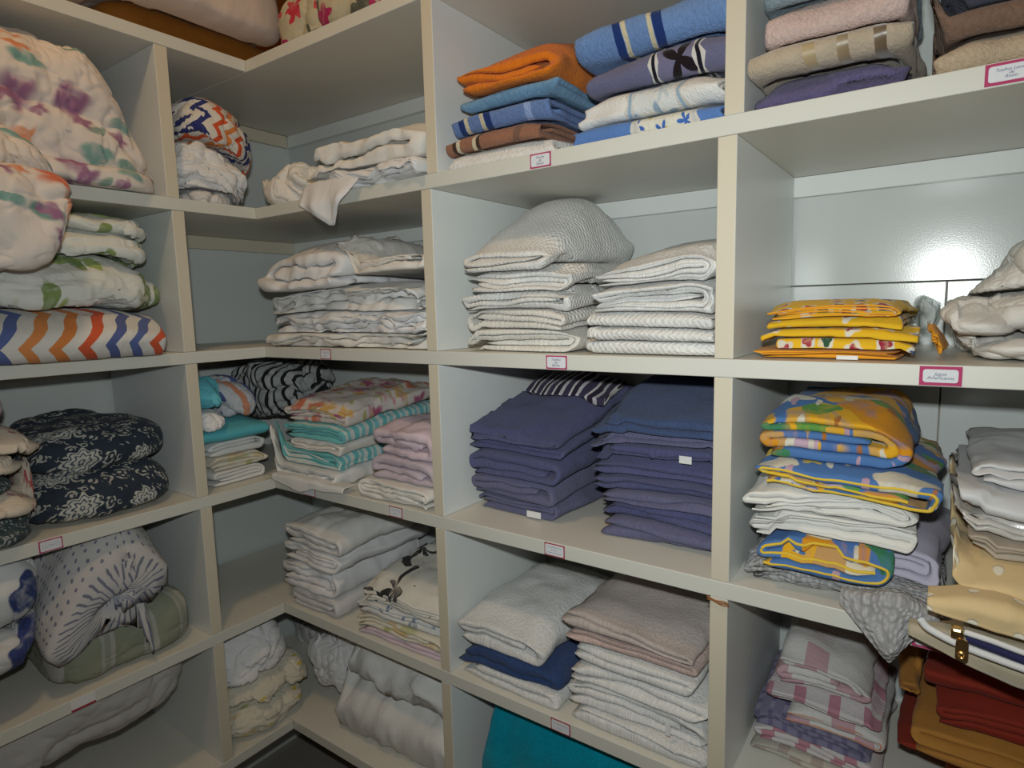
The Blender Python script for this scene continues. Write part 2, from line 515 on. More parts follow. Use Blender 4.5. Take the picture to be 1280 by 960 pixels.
    def weave(self, wr=.0):
        v = self.uv()
        a = self.noise(v, 900, 1, .5)
        b = self.noise(self.vmath('MULTIPLY', v, (1, .45, 1)), 45, 3, .55)
        return self.math('ADD', self.math('MULTIPLY', a, .12), self.math('MULTIPLY', b, 1.2))

def S(r, g, b):
    f = lambda c: ((c / 255 + .055) / 1.055) ** 2.4 if c > 10 else c / 255 / 12.92
    return (f(r), f(g), f(b))

def M_terry(name, col, var=.12, rib=0, bands=None, axis=0):
    t = NT(name, .95, .12, .1)
    v = t.uv()
    n = t.noise(v, 28, 3, .6)
    dark = tuple(c * (1 - var) for c in col); lite = tuple(min(1, c * (1 + var)) for c in col)
    c = t.mix(n, dark, lite)
    fz = t.noise(v, 260, 2, .6)
    c = t.mix(t.smooth(fz, .35, .65, 0, .36), c, tuple(x * .62 for x in col))
    h = t.terry()
    if rib:
        s = t.sep(v)
        r = t.math('MULTIPLY', t.math('SINE', t.math('MULTIPLY', s[0], rib * 6.283)), t.math('SINE', t.math('MULTIPLY', s[1], rib * 6.283)))
        h = t.math('ADD', t.math('MULTIPLY', r, .35), t.math('MULTIPLY', h, .8))
    if bands:
        s = t.sep(v)[axis]
        flat = None
        for a, b, bc in bands:
            m = t.math('MULTIPLY', t.math('GREATER_THAN', s, a), t.math('LESS_THAN', s, b))
            c = t.mix(m, c, bc)
    return t.fin(c, h, .7, .0035)

def M_sheet(name, col, var=.06, rough=.8, sheen=.05, spec=.25, st=.35):
    t = NT(name, rough, sheen, spec)
    n = t.noise(t.uv(), 9, 3, .6)
    c = t.mix(n, tuple(x * (1 - var) for x in col), tuple(min(1, x * (1 + var)) for x in col))
    return t.fin(c, t.weave(), st, .004)
# ------------------------------------------------------------------ setting
def M_lam(name, col, rough=.32, grain=.04, spec=.4):
    t = NT(name, rough, 0, spec)
    v = t.obj()
    n = t.noise(v, 5, 3, .6)
    c = t.mix(n, tuple(x * (1 - grain) for x in col), tuple(x * (1 + grain) for x in col))
    sm = t.noise(v, 60, 4, .7)
    c = t.mix(t.smooth(sm, .62, .72, 0, .12), c, tuple(x * .7 for x in col))
    t.set(t.b.inputs['Roughness'], t.smooth(t.noise(v, 3, 2, .5), .3, .7, rough * .92, rough * 1.1))
    h = t.noise(v, 500, 1, .5)
    return t.fin(c, h, .10, .0006)

def M_wood(name, c1, c2):
    t = NT(name, .5, 0, .3)
    v = t.vmath('MULTIPLY', t.obj(), (3, 3, 30))
    n = t.noise(v, 3, 4, .6)
    return t.fin(t.mix(n, c1, c2), n, .1, .001)

lam = M_lam('white_laminate', (.74, .77, .76))
lam_top = M_lam('shelf_face_laminate', (.69, .67, .60), .38)
lam_edge = M_lam('cream_edge_tape', (.61, .555, .44), .45)
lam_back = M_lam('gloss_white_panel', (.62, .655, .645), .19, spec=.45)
lam_shelf = M_lam('shelf_laminate', (.62, .62, .565), .38)
paint = M_lam('wall_paint', (.40, .37, .32), .8, .03, .1)
tile = M_lam('floor_tile', (.30, .28, .25), .4)
amber = M_wood('amber_wood', S(120, 70, 20), S(90, 48, 12))

ZS = [.6398, .3184, 0.0, -.3183, -.6377, -.9510]
T = .025; D = .362; DL = .370; BP = .376; BPL = .384
X1 = [.5455, .5286, .5294, .5308, .5298]; X2 = [1.0724, 1.0647, 1.0647, 1.0638, 1.0638]
YL = [-.1843, -.1775, -.1773, -.1726, -.1720]
X3 = 1.605; Y3 = -.725
FLOOR = -1.32; CEIL = 1.42

def struct(o): o['kind'] = 'structure'; return o
struct(box('wall_back', (-.50, .40, FLOOR), (2.3, .50, CEIL), paint))
struct(box('wall_left', (-.50, -2.2, FLOOR), (-.40, .40, CEIL), paint))
struct(box('wall_right', (2.2, -2.2, FLOOR), (2.3, .40, CEIL), paint))
struct(box('wall_front', (-.50, -2.3, FLOOR), (2.3, -2.2, CEIL), paint))
struct(box('floor', (-.5, -2.3, FLOOR - .1), (2.3, .5, FLOOR), tile))
struct(box('ceiling', (-.5, -2.3, CEIL), (2.3, .5, CEIL + .1), paint))

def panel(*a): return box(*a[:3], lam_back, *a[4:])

def board(name, a, b, parent, edge=None):
    """laminate board; edge = axis index and side whose face carries the edge tape"""
    o = box(name, a, b, lam if name != 'shelf' else lam_top, parent, .0012)
    if edge:
        o.data.materials.append(lam_edge if name == 'divider' else lam_shelf)
        ax, sg = edge
        for p in o.data.polygons:
            if p.normal[ax] * sg > .9: p.material_index = 1
    return o

unit = empty('shelving_unit', (.6, .18, FLOOR), 'white laminate open shelving along the back wall, with cream edged dividers', 'shelving')
side = empty('shelving_unit', (-.18, -.6, FLOOR), 'white laminate open shelving along the left wall, meeting the back shelves in the corner', 'shelving')
for par in (unit, side): par.location = (0, 0, 0)
for i, z in enumerate(ZS):
    board('shelf', (-DL, .0004, z - T), (X3 + .0125, BP, z), unit, (1, -1))
    board('shelf', (-BPL, Y3 - .0125, z - T), (0, -.0004, z), side, (0, 1))
    # rail at the back under each shelf
    box('back_rail', (-DL + .001, D, z - T - .035), (X3 - .0125, BP - .001, z - T - .0005), lam, unit, .001)
    box('back_rail', (-BPL + .001, Y3 + .0125, z - T - .035), (-DL, .361, z - T - .0005), lam_edge, side, .001)
tops = ZS[:-1]
for i in range(5):
    zt = ZS[i] - T - .0004; zb = ZS[i + 1] + .0004
    if True:
        board('divider', (X1[i] - .0126, .001, zb), (X1[i] + .0126, D - .001, zt), unit, (1, -1))
        board('divider', (X2[i] - .0126, .001, zb), (X2[i] + .0126, D - .001, zt), unit, (1, -1))
        board('divider', (X3 - .0126, .001, zb), (X3 + .0126, D - .001, zt), unit, (1, -1))
        board('divider', (-DL + .001, YL[i] - .0126, zb), (-.001, YL[i] + .0126, zt), side, (0, 1))
        board('divider', (-DL + .001, Y3 - .0126, zb), (-.001, Y3 + .0126, zt), side, (0, 1))
zb = FLOOR + .0005; zt = ZS[5] - T - .0004
for x in (X1[4], X2[4], X3): board('divider', (x - .0126, .001, zb), (x + .0126, D - .001, zt), unit, (1, -1))
for y in (YL[4], Y3): board('divider', (-DL + .001, y - .0126, zb), (-.001, y + .0126, zt), side, (0, 1))
# back panels, with open joints in the right hand column
zj = 0.104; xj = 1.3077
zt = ZS[0] - T
panel('back_panel', (-BPL + .001, BP, FLOOR + .001), (1.0590, BP + .012, zt), lam, unit, .001)
panel('back_panel', (1.0605, BP, zj), (X3, BP + .012, zt), lam, unit, .001)
panel('back_panel', (1.0605, BP, FLOOR + .001), (xj - .001, BP + .012, zj - .002), lam, unit, .001)
panel('back_panel', (xj + .001, BP, FLOOR + .001), (X3, BP + .012, zj - .002), lam, unit, .001)
panel('back_panel', (-BPL - .012, Y3, FLOOR + .001), (-BPL, .38, zt), lam, side, .001)
# panels behind the top shelf are dark amber wood
box('upper_back_panel', (-BPL + .001, BP, ZS[0] + .001), (X3, BP + .012, CEIL - .05), amber, unit, .001)
box('upper_back_panel', (-BPL - .012, Y3, ZS[0] + .001), (-BPL, .38, CEIL - .05), amber, side, .001)

# ------------------------------------------------------------------ camera and light
cam = bpy.data.cameras.new('camera'); co = bpy.data.objects.new('camera', cam); COL.objects.link(co)
cam.sensor_width = 36; cam.lens = 769.0 / 1280 * 36; cam.clip_start = .02
yw, pt, ro = -.6182, -.1220, -.02416
fw = Vector((math.cos(pt) * math.sin(yw), math.cos(pt) * math.cos(yw), math.sin(pt)))
rt = Vector((math.cos(yw), -math.sin(yw), 0)); up = rt.cross(fw)
c_, s_ = math.cos(ro), math.sin(ro)
r2 = c_ * rt + s_ * up; u2 = -s_ * rt + c_ * up
co.matrix_world = Matrix(((r2.x, u2.x, -fw.x, 1.3139), (r2.y, u2.y, -fw.y, -.8490), (r2.z, u2.z, -fw.z, .0754), (0, 0, 0, 1)))
sc.camera = co

fl = bpy.data.lights.new('camera_flash', 'AREA'); fl.shape = 'RECTANGLE'; fl.size = .035; fl.size_y = .022
fl.energy = 5.5; fl.color = (.94, 1.0, .98); fl.spread = math.radians(150)
fo = bpy.data.objects.new('camera_flash', fl); COL.objects.link(fo)
fo.location = (1.302, -.852, .150)
fo.rotation_euler = (Vector((-.50, .80, -.10))).to_track_quat('-Z', 'Y').to_euler()
lp = bpy.data.lights.new('ceiling_lamp', 'POINT'); lp.energy = 11.5; lp.color = (1.0, .68, .37); lp.shadow_soft_size = .07
lo = bpy.data.objects.new('ceiling_lamp', lp); COL.objects.link(lo); lo.location = (.58, -.68, 1.27)
w = bpy.data.worlds.new('world'); sc.world = w; w.use_nodes = True
w.node_tree.nodes['Background'].inputs[0].default_value = (.9, .95, 1, 1); w.node_tree.nodes['Background'].inputs[1].default_value = .02
sc.view_settings.view_transform = 'Standard'; sc.view_settings.look = 'None'
sc.view_settings.exposure = 0.0; sc.view_settings.gamma = 1.0; sc.view_settings.use_curve_mapping = False
# ------------------------------------------------------------------ cloth materials
M = {}
def AL(r, g, b, k=1.5):
    return tuple(min(.86, c * k) for c in S(r, g, b))
W1 = (.76, .76, .75); W2 = (.70, .69, .66); CR = (.70, .65, .55)
M['terry_white'] = M_terry('white_terry', W1, .06)
M['terry_waffle'] = M_terry('white_waffle_terry', (.76, .755, .735), .07, rib=105)
M['terry_cream'] = M_terry('cream_terry', (.74, .72, .67), .07, rib=95)
M['terry_taupe'] = M_terry('taupe_terry', (.55, .48, .45), .08)
M['terry_orange'] = M_terry('orange_terry', (.74, .20, .015), .12)
M['terry_lightblue'] = M_terry('light_blue_terry', AL(95, 130, 160, 1.5), .1)
nav, crm = (.015, .04, .17), (.62, .56, .40)
M['terry_blue_bands'] = M_terry('blue_banded_terry', AL(92, 115, 160, 1.4), .1,
    bands=[(.018, .03, nav), (.031, .039, crm), (.066, .074, crm), (.075, .088, nav), (.16, .172, AL(120, 140, 180))])
M['terry_brown_bands'] = M_terry('brown_banded_terry', AL(122, 86, 68, 1.7), .1,
    bands=[(.018, .026, (.05, .03, .02)), (.027, .035, crm), (.064, .072, crm), (.073, .081, (.05, .03, .02)), (.15, .165, AL(100, 75, 62))])
M['terry_blue_bands_wide'] = M_terry('sky_blue_banded_terry', AL(95, 122, 165, 1.45), .1,
    bands=[(.064, .076, nav), (.077, .084, crm), (.116, .123, crm), (.124, .138, nav)])
M['terry_violet'] = M_terry('violet_blue_terry', (.095, .102, .215), .16)
M['terry_violet_pale'] = M_terry('pale_violet_terry', (.14, .14, .245), .14)
M['terry_bluegrey'] = M_terry('dusk_blue_terry', (.068, .10, .21), .14)
M['terry_purple'] = M_terry('purple_terry', (.12, .105, .215), .12)
M['terry_navy'] = M_terry('navy_terry', (.035, .07, .19), .14)
M['terry_pink'] = M_terry('pale_pink_terry', (.62, .47, .43), .08)
M['terry_grey'] = M_terry('grey_blue_terry', (.26, .33, .38), .1)
M['terry_dark'] = M_terry('charcoal_blue_terry', (.085, .09, .14), .12)
M['terry_mocha'] = M_terry('mocha_terry', (.20, .125, .09), .12)
M['terry_beige'] = M_terry('beige_terry', (.48, .38, .27), .12)
M['terry_teal'] = M_terry('teal_terry', (.0, .30, .42), .2)
M['terry_red'] = M_terry('red_terry', (.55, .05, .07), .1)

def banded_fur():
    t = NT('beige_satin_striped_terry', .95, .35, .1)
    v = t.uv(); s = t.sep(v)
    n = t.noise(v, 40, 3, .6)
    c = t.mix(n, (.36, .29, .21), (.54, .45, .34))
    sx = t.math('ADD', s[0], t.math('MULTIPLY', s[1], .12))
    f = t.math('FRACT', t.math('DIVIDE', sx, .034))
    m = t.math('MULTIPLY', t.math('LESS_THAN', f, .36), t.math('GREATER_THAN', sx, .085))
    m2 = t.math('MULTIPLY', t.math('LESS_THAN', sx, .022), t.math('GREATER_THAN', sx, .010))
    m = t.math('MAXIMUM', m, m2)
    g = t.smooth(sx, .09, .2)
    c = t.mix(m, c, t.mix(g, (.42, .32, .18), (.11, .07, .04)))
    t.set(t.b.inputs['Roughness'], t.smooth(m, 0, 1, .95, .35)); t.set(t.b.inputs['Specular IOR Level'], t.smooth(m, 0, 1, .1, .7))
    return t.fin(c, t.math('MULTIPLY', t.terry(), t.math('SUBTRACT', 1, m)), .6, .004)
M['terry_satin_stripe'] = banded_fur()

def ornate(name, base, bandc, a, b, motif_cols, scale, terry=True, petals=4, edgec=(.01, .01, .02)):
    """towel with a woven band holding motifs"""
    t = NT(name, .95, .12, .1); v = t.uv(); s = t.sep(v)
    n = t.noise(v, 28, 3, .6)
    c = t.mix(n, tuple(x * .88 for x in base), tuple(min(1, x * 1.12) for x in base))
    inb = t.math('MULTIPLY', t.math('GREATER_THAN', s[0], a), t.math('LESS_THAN', s[0], b))
    bc = bandc
    for i, mc in enumerate(motif_cols):
        m, cc, r = t.motif(t.vmath('ADD', v, (.013 * i, .4 * i, 0)), scale * (1 + .35 * i), .42 - .08 * i, petals, .4, rnd=.35)
        bc = t.mix(m, bc, mc)
    c = t.mix(inb, c, bc)
    for e in (a, b):
        d = t.math('ABSOLUTE', t.math('SUBTRACT', s[0], e))
        z = t.math('ABSOLUTE', t.math('SUBTRACT', t.math('FRACT', t.math('MULTIPLY', s[1], 40)), .5))
        w_ = t.math('MULTIPLY_ADD', z, .008, .004)
        c = t.mix(t.math('LESS_THAN', d, w_), c, (.6, .58, .55))
        c = t.mix(t.math('LESS_THAN', d, .0025), c, edgec)
    return t.fin(c, t.terry(), .5, .004)
M['terry_violet_band'] = ornate('violet_terry_with_woven_band', (.14, .14, .24), (.17, .16, .26), .10, .165, [(.015, .01, .012)], 15)
M['terry_white_band'] = ornate('white_terry_with_blue_embroidery', (.72, .72, .70), (.66, .68, .68), .085, .165, [(.26, .36, .48), (.5, .58, .62)], 16, petals=5, edgec=(.3, .42, .55))
M['terry_blue_flower'] = ornate('blue_terry_with_flower_band', (.10, .21, .50), (.66, .66, .58), .10, .19, [(.55, .44, .10), (.05, .14, .45)], 20, petals=5, edgec=(.5, .52, .5))

M['sheet_white'] = M_sheet('white_cotton', (.72, .72, .73))
M['sheet_ivory'] = M_sheet('ivory_cotton', (.70, .68, .64))
M['sheet_grey'] = M_sheet('pale_grey_cotton', (.60, .59, .59))
M['sheet_offwhite'] = M_sheet('off_white_cotton', (.69, .69, .68))
M['sheet_mauve'] = M_sheet('mauve_cotton', (.52, .44, .50))
M['sheet_pinkmauve'] = M_sheet('pink_mauve_satin', (.62, .50, .56), rough=.5, spec=.4)
M['sheet_teal'] = M_sheet('teal_cotton', (.10, .44, .52))
M['sheet_aqua'] = M_sheet('aqua_quilted_cotton', (.13, .50, .60), .15)
M['sheet_lavender'] = M_sheet('lavender_linen', (.47, .45, .56))
M['sheet_sage'] = M_sheet('sage_green_cotton', (.30, .33, .24), .1)
M['sheet_greige'] = M_sheet('greige_blanket', (.50, .48, .45), .1)
M['sheet_pillow'] = M_sheet('cream_pillow', (.66, .56, .50), .04)
M['sheet_amber'] = M_sheet('amber_blanket', (.26, .10, .012), .15)
M['satin_silver'] = M_sheet('silver_satin', (.52, .50, .47), rough=.28, spec=.8, sheen=0)
M['satin_grey'] = M_sheet('pale_grey_satin', (.58, .59, .60), rough=.5, spec=.4)
M['linen_taupe'] = M_sheet('taupe_linen', (.42, .36, .29))
M['linen_white'] = M_sheet('ribbed_white_cotton', (.69, .685, .65))
M['red_cloth'] = M_sheet('brick_red_cloth', (.22, .022, .010), .14)
M['rust_cloth'] = M_sheet('rust_orange_cloth', (.45, .10, .012), .14)
M['mustard_cloth'] = M_sheet('mustard_cloth', (.40, .18, .035), .14)
M['yellow_edge'] = M_sheet('yellow_hem', (.72, .50, .05))
M['orange_edge'] = M_sheet('orange_hem', (.75, .33, .02), .1)
M['cream_roll'] = M_sheet('cream_cotton', (.66, .64, .605), .05)

def floral(name, base, layers, terry=False, var=.05, bump=.35, same=False):
    """layers: (scale, R, petals, depth, keep, rnd, stretch, soft, warp, colours)"""
    t = NT(name, .85, .05, .2); v0 = t.uv()
    n = t.noise(v0, 12, 3, .6)
    c = t.mix(n, tuple(x * (1 - var) for x in base), tuple(min(1, x * (1 + var)) for x in base))
    for i, (scale, R, pet, dep, keep, rnd, st, soft, wp, cols) in enumerate(layers):
        v = t.vmath('ADD', v0, (.37 * i + .11, .53 * i + .2, 0)) if not same else v0
        if wp: v = t.warp(v, scale * 1.6, wp / scale)
        m, cc, r = t.motif(v, scale, R, pet, dep, keep, rnd, st, soft)
        col = t.pick(cc, cols)
        # veined, brush-like
        br = t.noise(t.vmath('ADD', v, (3, 1, 0)), scale * 3.5, 2, .6)
        m = t.math('MULTIPLY', m, t.smooth(br, .2, .55, .45, 1.))
        c = t.mix(m, c, col)
    return t.fin(c, t.terry() if terry else t.weave(), bump, .004)
coral, purp, gre = (.62, .16, .08), (.33, .15, .26), (.17, .30, .26)
M['floral_comforter'] = floral('coral_floral_cotton', (.72, .64, .58), [
    (8.0, .46, 3, .12, .6, .9, None, .30, .6, [coral, (.66, .22, .12), (.62, .18, .10)]),
    (13.0, .34, 4, .15, .32, .9, None, .40, .6, [purp, (.45, .22, .30), coral]),
    (12., .32, 0, 0, .45, 1, (1.0, 2.2, 1), .30, .4, [gre, (.20, .36, .33), (.26, .36, .30)]),
    (15., .26, 4, .2, .45, 1, None, .4, .6, [(.65, .25, .12), purp])])
M['leaf_pillow'] = floral('green_leaf_cotton', (.66, .68, .64), [
    (11., .38, 0, 0, .5, .9, (1, 1.9, 1), .10, .3, [(.26, .36, .09), (.34, .44, .15), (.22, .31, .11)]),
    (13., .34, 0, 0, .35, .9, (1.9, 1, 1), .10, .3, [(.32, .42, .13), (.20, .28, .10)]),
    (17., .26, 3, .2, .5, 1, None, .3, .4, [(.34, .42, .22), (.16, .22, .10), (.5, .48, .36)])])
M['tiny_floral'] = floral('cream_tiny_floral_cotton', (.66, .58, .48), [
    (40., .30, 4, .3, .5, 1, None, .3, .4, [(.45, .10, .10), (.55, .2, .18), (.35, .1, .15)])])
M['rose_sheet'] = floral('rose_print_cotton', (.66, .60, .56), [
    (17., .40, 5, .2, .85, .9, None, .3, .35, [(.42, .10, .20), (.60, .18, .10), (.40, .12, .26), (.66, .42, .14)]),
    (24., .28, 0, 0, .5, 1, (1, 2, 1), .3, .3, [(.45, .40, .16), (.6, .3, .3)])])
M['blueflower'] = floral('white_cotton_with_blue_flowers', (.66, .68, .70), [
    (9.5, .46, 3, .2, .95, .8, None, .08, .5, [(.025, .04, .14), (.035, .06, .20)])])
M['blueflower_dense'] = floral('navy_flower_print', (.60, .60, .60), [
    (9, .5, 3, .25, .95, .8, None, .08, .6, [(.03, .045, .14), (.04, .06, .2), (.03, .045, .14)])])
M['lemon_floral'] = floral('cream_yellow_floral_cotton', (.66, .62, .52), [
    (12., .34, 5, .3, .6, 1, None, .5, .5, [(.60, .45, .22), (.50, .50, .28), (.64, .50, .30)]),
    (20., .2, 0, 0, .3, 1, (1, 2, 1), .4, .4, [(.40, .42, .18), (.66, .50, .05)])])
M['toile'] = floral('white_cotton_with_black_print', (.70, .68, .62), [
    (7., .24, 3, .6, .7, 1, None, .06, .9, [(.012, .012, .014), (.03, .03, .03)]),
    (16., .10, 2, .5, .6, 1, (1, 3, 1), .1, .9, [(.02, .02, .02), (.5, .42, .25)])])
M['blue_edge'] = floral('white_cotton_with_blue_print', (.68, .68, .66), [
    (26., .34, 4, .4, .55, 1, None, .2, .6, [(.10, .16, .32), (.16, .22, .36), (.3, .36, .42)])])
M['pink_check'] = None
M['sunflower'] = floral('blue_and_yellow_flower_print', (.07, .17, .40), [
    (9.0, .50, 0, 0, .80, .9, None, .03, .8, [(.66, .32, .012), (.70, .38, .02), (.62, .26, .012)]),
    (14., .36, 0, 0, .50, .9, (1, 1.9, 1), .05, .6, [(.10, .28, .06), (.05, .20, .10), (.62, .58, .46), (.5, .3, .12)]),
    (18., .36, 5, .22, .40, .9, None, .06, .4, [(.62, .60, .54), (.50, .36, .46), (.68, .50, .06), (.07, .16, .4)]),
    (24., .24, 0, 0, .45, 1, (2.5, 1, 1), .06, .5, [(.38, .14, .03), (.45, .3, .38), (.62, .6, .5)])])
M['provencal'] = floral('yellow_provencal_cotton', (.72, .44, .02), [
    (32., .37, 4, .12, .85, .35, (1, 1.35, 1), .08, .2, [(.66, .64, .55), (.6, .58, .5)]),
    (32., .26, 3, .22, .85, .35, (1, 1.35, 1), .1, .2, [(.03, .09, .05), (.32, .02, .04), (.04, .06, .16), (.35, .03, .05)])], same=True)
M['redblack'] = floral('red_and_black_flower_print', (.46, .42, .30), [
    (9., .46, 0, 0, .55, .9, None, .04, .6, [(.06, .07, .06), (.10, .11, .09), (.05, .05, .05)]),
    (12., .40, 5, .25, .6, .9, None, .05, .5, [(.48, .03, .06), (.42, .02, .12), (.08, .09, .07)])])

def paisley(name, base, ink, sc_=1.0, dots=False):
    t = NT(name, .9, .06, .15); v0 = t.uv()
    c = t.mix(t.noise(v0, 20, 3, .6), tuple(x * .8 for x in base), tuple(x * 1.2 for x in base))
    v = t.warp(v0, 26 * sc_, .02 / sc_)
    o = t.vor(v, 30 * sc_, 1.0)
    r = o['Distance']
    ring = t.math('MULTIPLY', t.math('GREATER_THAN', r, .24), t.math('LESS_THAN', r, .36))
    core = t.math('LESS_THAN', r, .10)
    half = t.math('GREATER_THAN', t.noise(v0, 60 * sc_, 2, .5), .49)
    m = t.math('MAXIMUM', t.math('MULTIPLY', ring, half), core)
    o2 = t.vor(t.warp(v0, 40 * sc_, .012 / sc_), 62 * sc_, 1.0)['Distance']
    r2 = t.math('MULTIPLY', t.math('GREATER_THAN', o2, .20), t.math('LESS_THAN', o2, .34))
    m = t.math('MAXIMUM', m, t.math('MULTIPLY', r2, t.math('LESS_THAN', t.noise(v0, 42 * sc_, 2, .5), .44)))
    c = t.mix(t.math('MULTIPLY', m, .85), c, ink)
    mk, cc, rr = t.motif(t.vmath('ADD', v0, (.02, .05, 0)), 9.5 * sc_, .30, 8, .14, .7, .5, None, .05)
    inner = t.math('LESS_THAN', t.math('FRACT', t.math('MULTIPLY', t.math('ADD', rr, t.math('MULTIPLY', t.noise(v0, 55, 2, .5), .25)), 3.0)), .68)
    c = t.mix(mk, c, t.mix(inner, tuple(x * 2 for x in base), tuple(min(.8, x * 1.1) for x in ink)))
    return t.fin(c, t.weave(), .3, .004)
M['paisley'] = paisley('navy_paisley_cotton', (.030, .042, .062), (.46, .46, .42))
M['paisley_small'] = paisley('dark_green_paisley_cotton', (.05, .075, .08), (.38, .40, .38), 1.5)

def dotted():
    t = NT('white_cotton_with_blue_dots', .9, .06, .15); v = t.uv()
    c = t.mix(t.noise(v, 9, 2, .5), (.46, .46, .48), (.56, .54, .52))
    # patches of grey-blue sprigs between dotted ground
    mk, cc, rr = t.motif(t.warp(v, 14, .03), 9, .40, 5, .3, .5, .9, None, .5)
    c = t.mix(t.math('MULTIPLY', mk, .55), c, (.24, .28, .40))
    m, cc, r = t.motif(v, 85, .17, 0, 0, 1, .15, None, .2)
    c = t.mix(t.math('MULTIPLY', m, .75), c, (.06, .08, .18))
    return t.fin(c, t.weave(), .35, .004)
M['dotted'] = dotted()

def M_dots(name, base, dot, scale=26, R=.12):
    t = NT(name, .9, .06, .15); v = t.uv()
    c = t.mix(t.noise(v, 9, 2, .5), tuple(x * .93 for x in base), base)
    m, cc, r = t.motif(v, scale, R, 0, 0, 1, .1, None, .2)
    c = t.mix(m, c, dot)
    return t.fin(c, t.math('ADD', t.weave(), m), .4, .004)
M['cream_dots'] = M_dots('cream_dotted_muslin', (.66, .50, .27), (.72, .68, .56))

def chevron(name, cols, white, row, pitch, slope, swap=False, off=0.):
    t = NT(name, .9, .06, .2); v = t.uv(); s = t.sep(v)
    x, y = (s[1], s[0]) if swap else (s[0], s[1])
    y = t.math('ADD', y, off)
    fy = t.math('DIVIDE', y, row)
    tri = t.math('MULTIPLY', t.math('ABSOLUTE', t.math('SUBTRACT', t.math('FRACT', t.math('MULTIPLY', fy, .5)), .5)), 2 * row * slope)
    q = t.math('DIVIDE', t.math('ADD', x, tri), pitch)
    k = t.math('FRACT', t.math('MULTIPLY', t.math('FLOOR', q), .381966))
    c = t.pick(k, cols)
    c = t.mix(t.math('GREATER_THAN', t.math('FRACT', q), .45), c, white)
    # quilting
    qn = t.vor(v, 55, .6)['Distance']
    return t.fin(c, t.math('ADD', qn, t.weave()), .35, .004)
CHV = [(.60, .10, .04), (.66, .25, .08), (.09, .12, .30), (.64, .22, .06), (.10, .14, .34)]
M['chevron'] = chevron('orange_and_blue_chevron_quilt', CHV, (.66, .64, .60), .052, .043, 1.05, off=.012)
M['chevron_roll'] = chevron('twisted_chevron_quilt', [(.60, .09, .03), (.03, .04, .15), (.64, .22, .06), (.03, .04, .17)], (.64, .60, .55), .022, .027, .75)

def stripes(name, seq, axis=0, rough=.85, warp=0, bump=.35):
    t = NT(name, rough, .05, .2); v = t.uv()
    if warp: v = t.warp(v, 8, warp)
    s = t.sep(v)[axis]
    tot = sum(w_ for w_, _ in seq)
    f = t.math('MULTIPLY', t.math('FRACT', t.math('DIVIDE', s, tot)), tot)
    c = seq[0][1]; acc = 0
    for w_, col in seq[:-1]:
        acc += w_
    acc = 0; c = seq[0][1]
    for w_, col in seq:
        if acc > 0: c = t.mix(t.math('GREATER_THAN', f, acc), c, col)
        acc += w_
    return t.fin(c, t.weave(), bump, .004)
M['aqua_stripe'] = stripes('aqua_striped_cotton', [(.014, (.16, .48, .50)), (.007, (.55, .64, .62)), (.010, (.22, .52, .54)), (.012, (.60, .64, .62))], 1, warp=.01)
M['plaid'] = stripes('blue_and_peach_striped_cotton', [(.016, (.09, .12, .30)), (.02, (.55, .55, .58)), (.014, (.58, .26, .16)), (.024, (.55, .56, .60))], 0, warp=.02)
M['sage_stripe'] = stripes('sage_striped_cotton', [(.050, (.26, .28, .21)), (.006, (.36, .37, .33)), (.012, (.30, .32, .26)), (.010, (.40, .40, .37))], 0, warp=.008)
M['navy_stripe'] = stripes('khaki_and_navy_cotton', [(.03, (.42, .37, .27)), (.006, (.62, .60, .54)), (.016, (.03, .03, .10)), (.005, (.62, .60, .55)), (.03, (.40, .36, .28))], 1)
M['navy_white_band'] = stripes('navy_and_white_woven_band', [(.012, (.05, .04, .08)), (.004, (.60, .58, .56)), (.009, (.03, .02, .04)), (.006, (.5, .48, .5))], 0, warp=.03)
M['black_stripe'] = stripes('black_and_white_print_cotton', [(.008, (.015, .015, .018)), (.012, (.42, .43, .44)), (.005, (.02, .02, .02)), (.016, (.36, .38, .38))], 0, warp=.06)

def check(name, base, c1, c2, pitch=.03, thin=True, sc_=1):
    t = NT(name, .9, .06, .15); v = t.uv(); s = t.sep(v)
    c = t.mix(t.noise(v, 30, 3, .6), tuple(x * .9 for x in base), base)
    fx = t.math('FRACT', t.math('DIVIDE', s[0], pitch)); fy = t.math('FRACT', t.math('DIVIDE', s[1], pitch * 1.3))
    a = t.math('LESS_THAN', fx, .34); b = t.math('LESS_THAN', fy, .34)
    c = t.mix(t.math('MULTIPLY', a, b), c, c1)
    if thin:
        l = t.math('MULTIPLY', t.math('LESS_THAN', t.math('FRACT', t.math('DIVIDE', s[1], pitch * .11)), .45), t.math('MULTIPLY', a, t.math('GREATER_THAN', fy, .5)))
        c = t.mix(l, c, c2)
    return t.fin(c, t.terry(), .4, .003)
M['pink_check'] = check('white_and_pink_checked_cloth', (.56, .53, .54), (.42, .20, .26), (.46, .28, .36), .05)
M['purple_check'] = check('purple_grey_checked_cloth', (.20, .19, .29), (.13, .12, .21), (.32, .31, .40), .022)
M['beige_check'] = check('beige_checked_cloth', (.46, .44, .38), (.36, .30, .27), (.4, .38, .3), .05)
M['white_napkin'] = check('white_kitchen_cloth_with_pink_edge', (.58, .57, .56), (.46, .30, .34), (.5, .4, .42), .09)

def lace(name, base):
    t = NT(name, .8, .1, .3); v = t.uv()
    o = t.vor(t.warp(v, 60, .006), 170, 1.0)['Distance']
    n = t.noise(v, 30, 4, .7)
    c = t.mix(t.smooth(o, .1, .5), tuple(x * 1.15 for x in base), tuple(x * .70 for x in base))
    c = t.mix(t.smooth(n, .4, .7), c, base)
    return t.fin(c, t.math('ADD', o, n), .8, .004)
M['lace'] = lace('grey_lace', (.38, .38, .39))

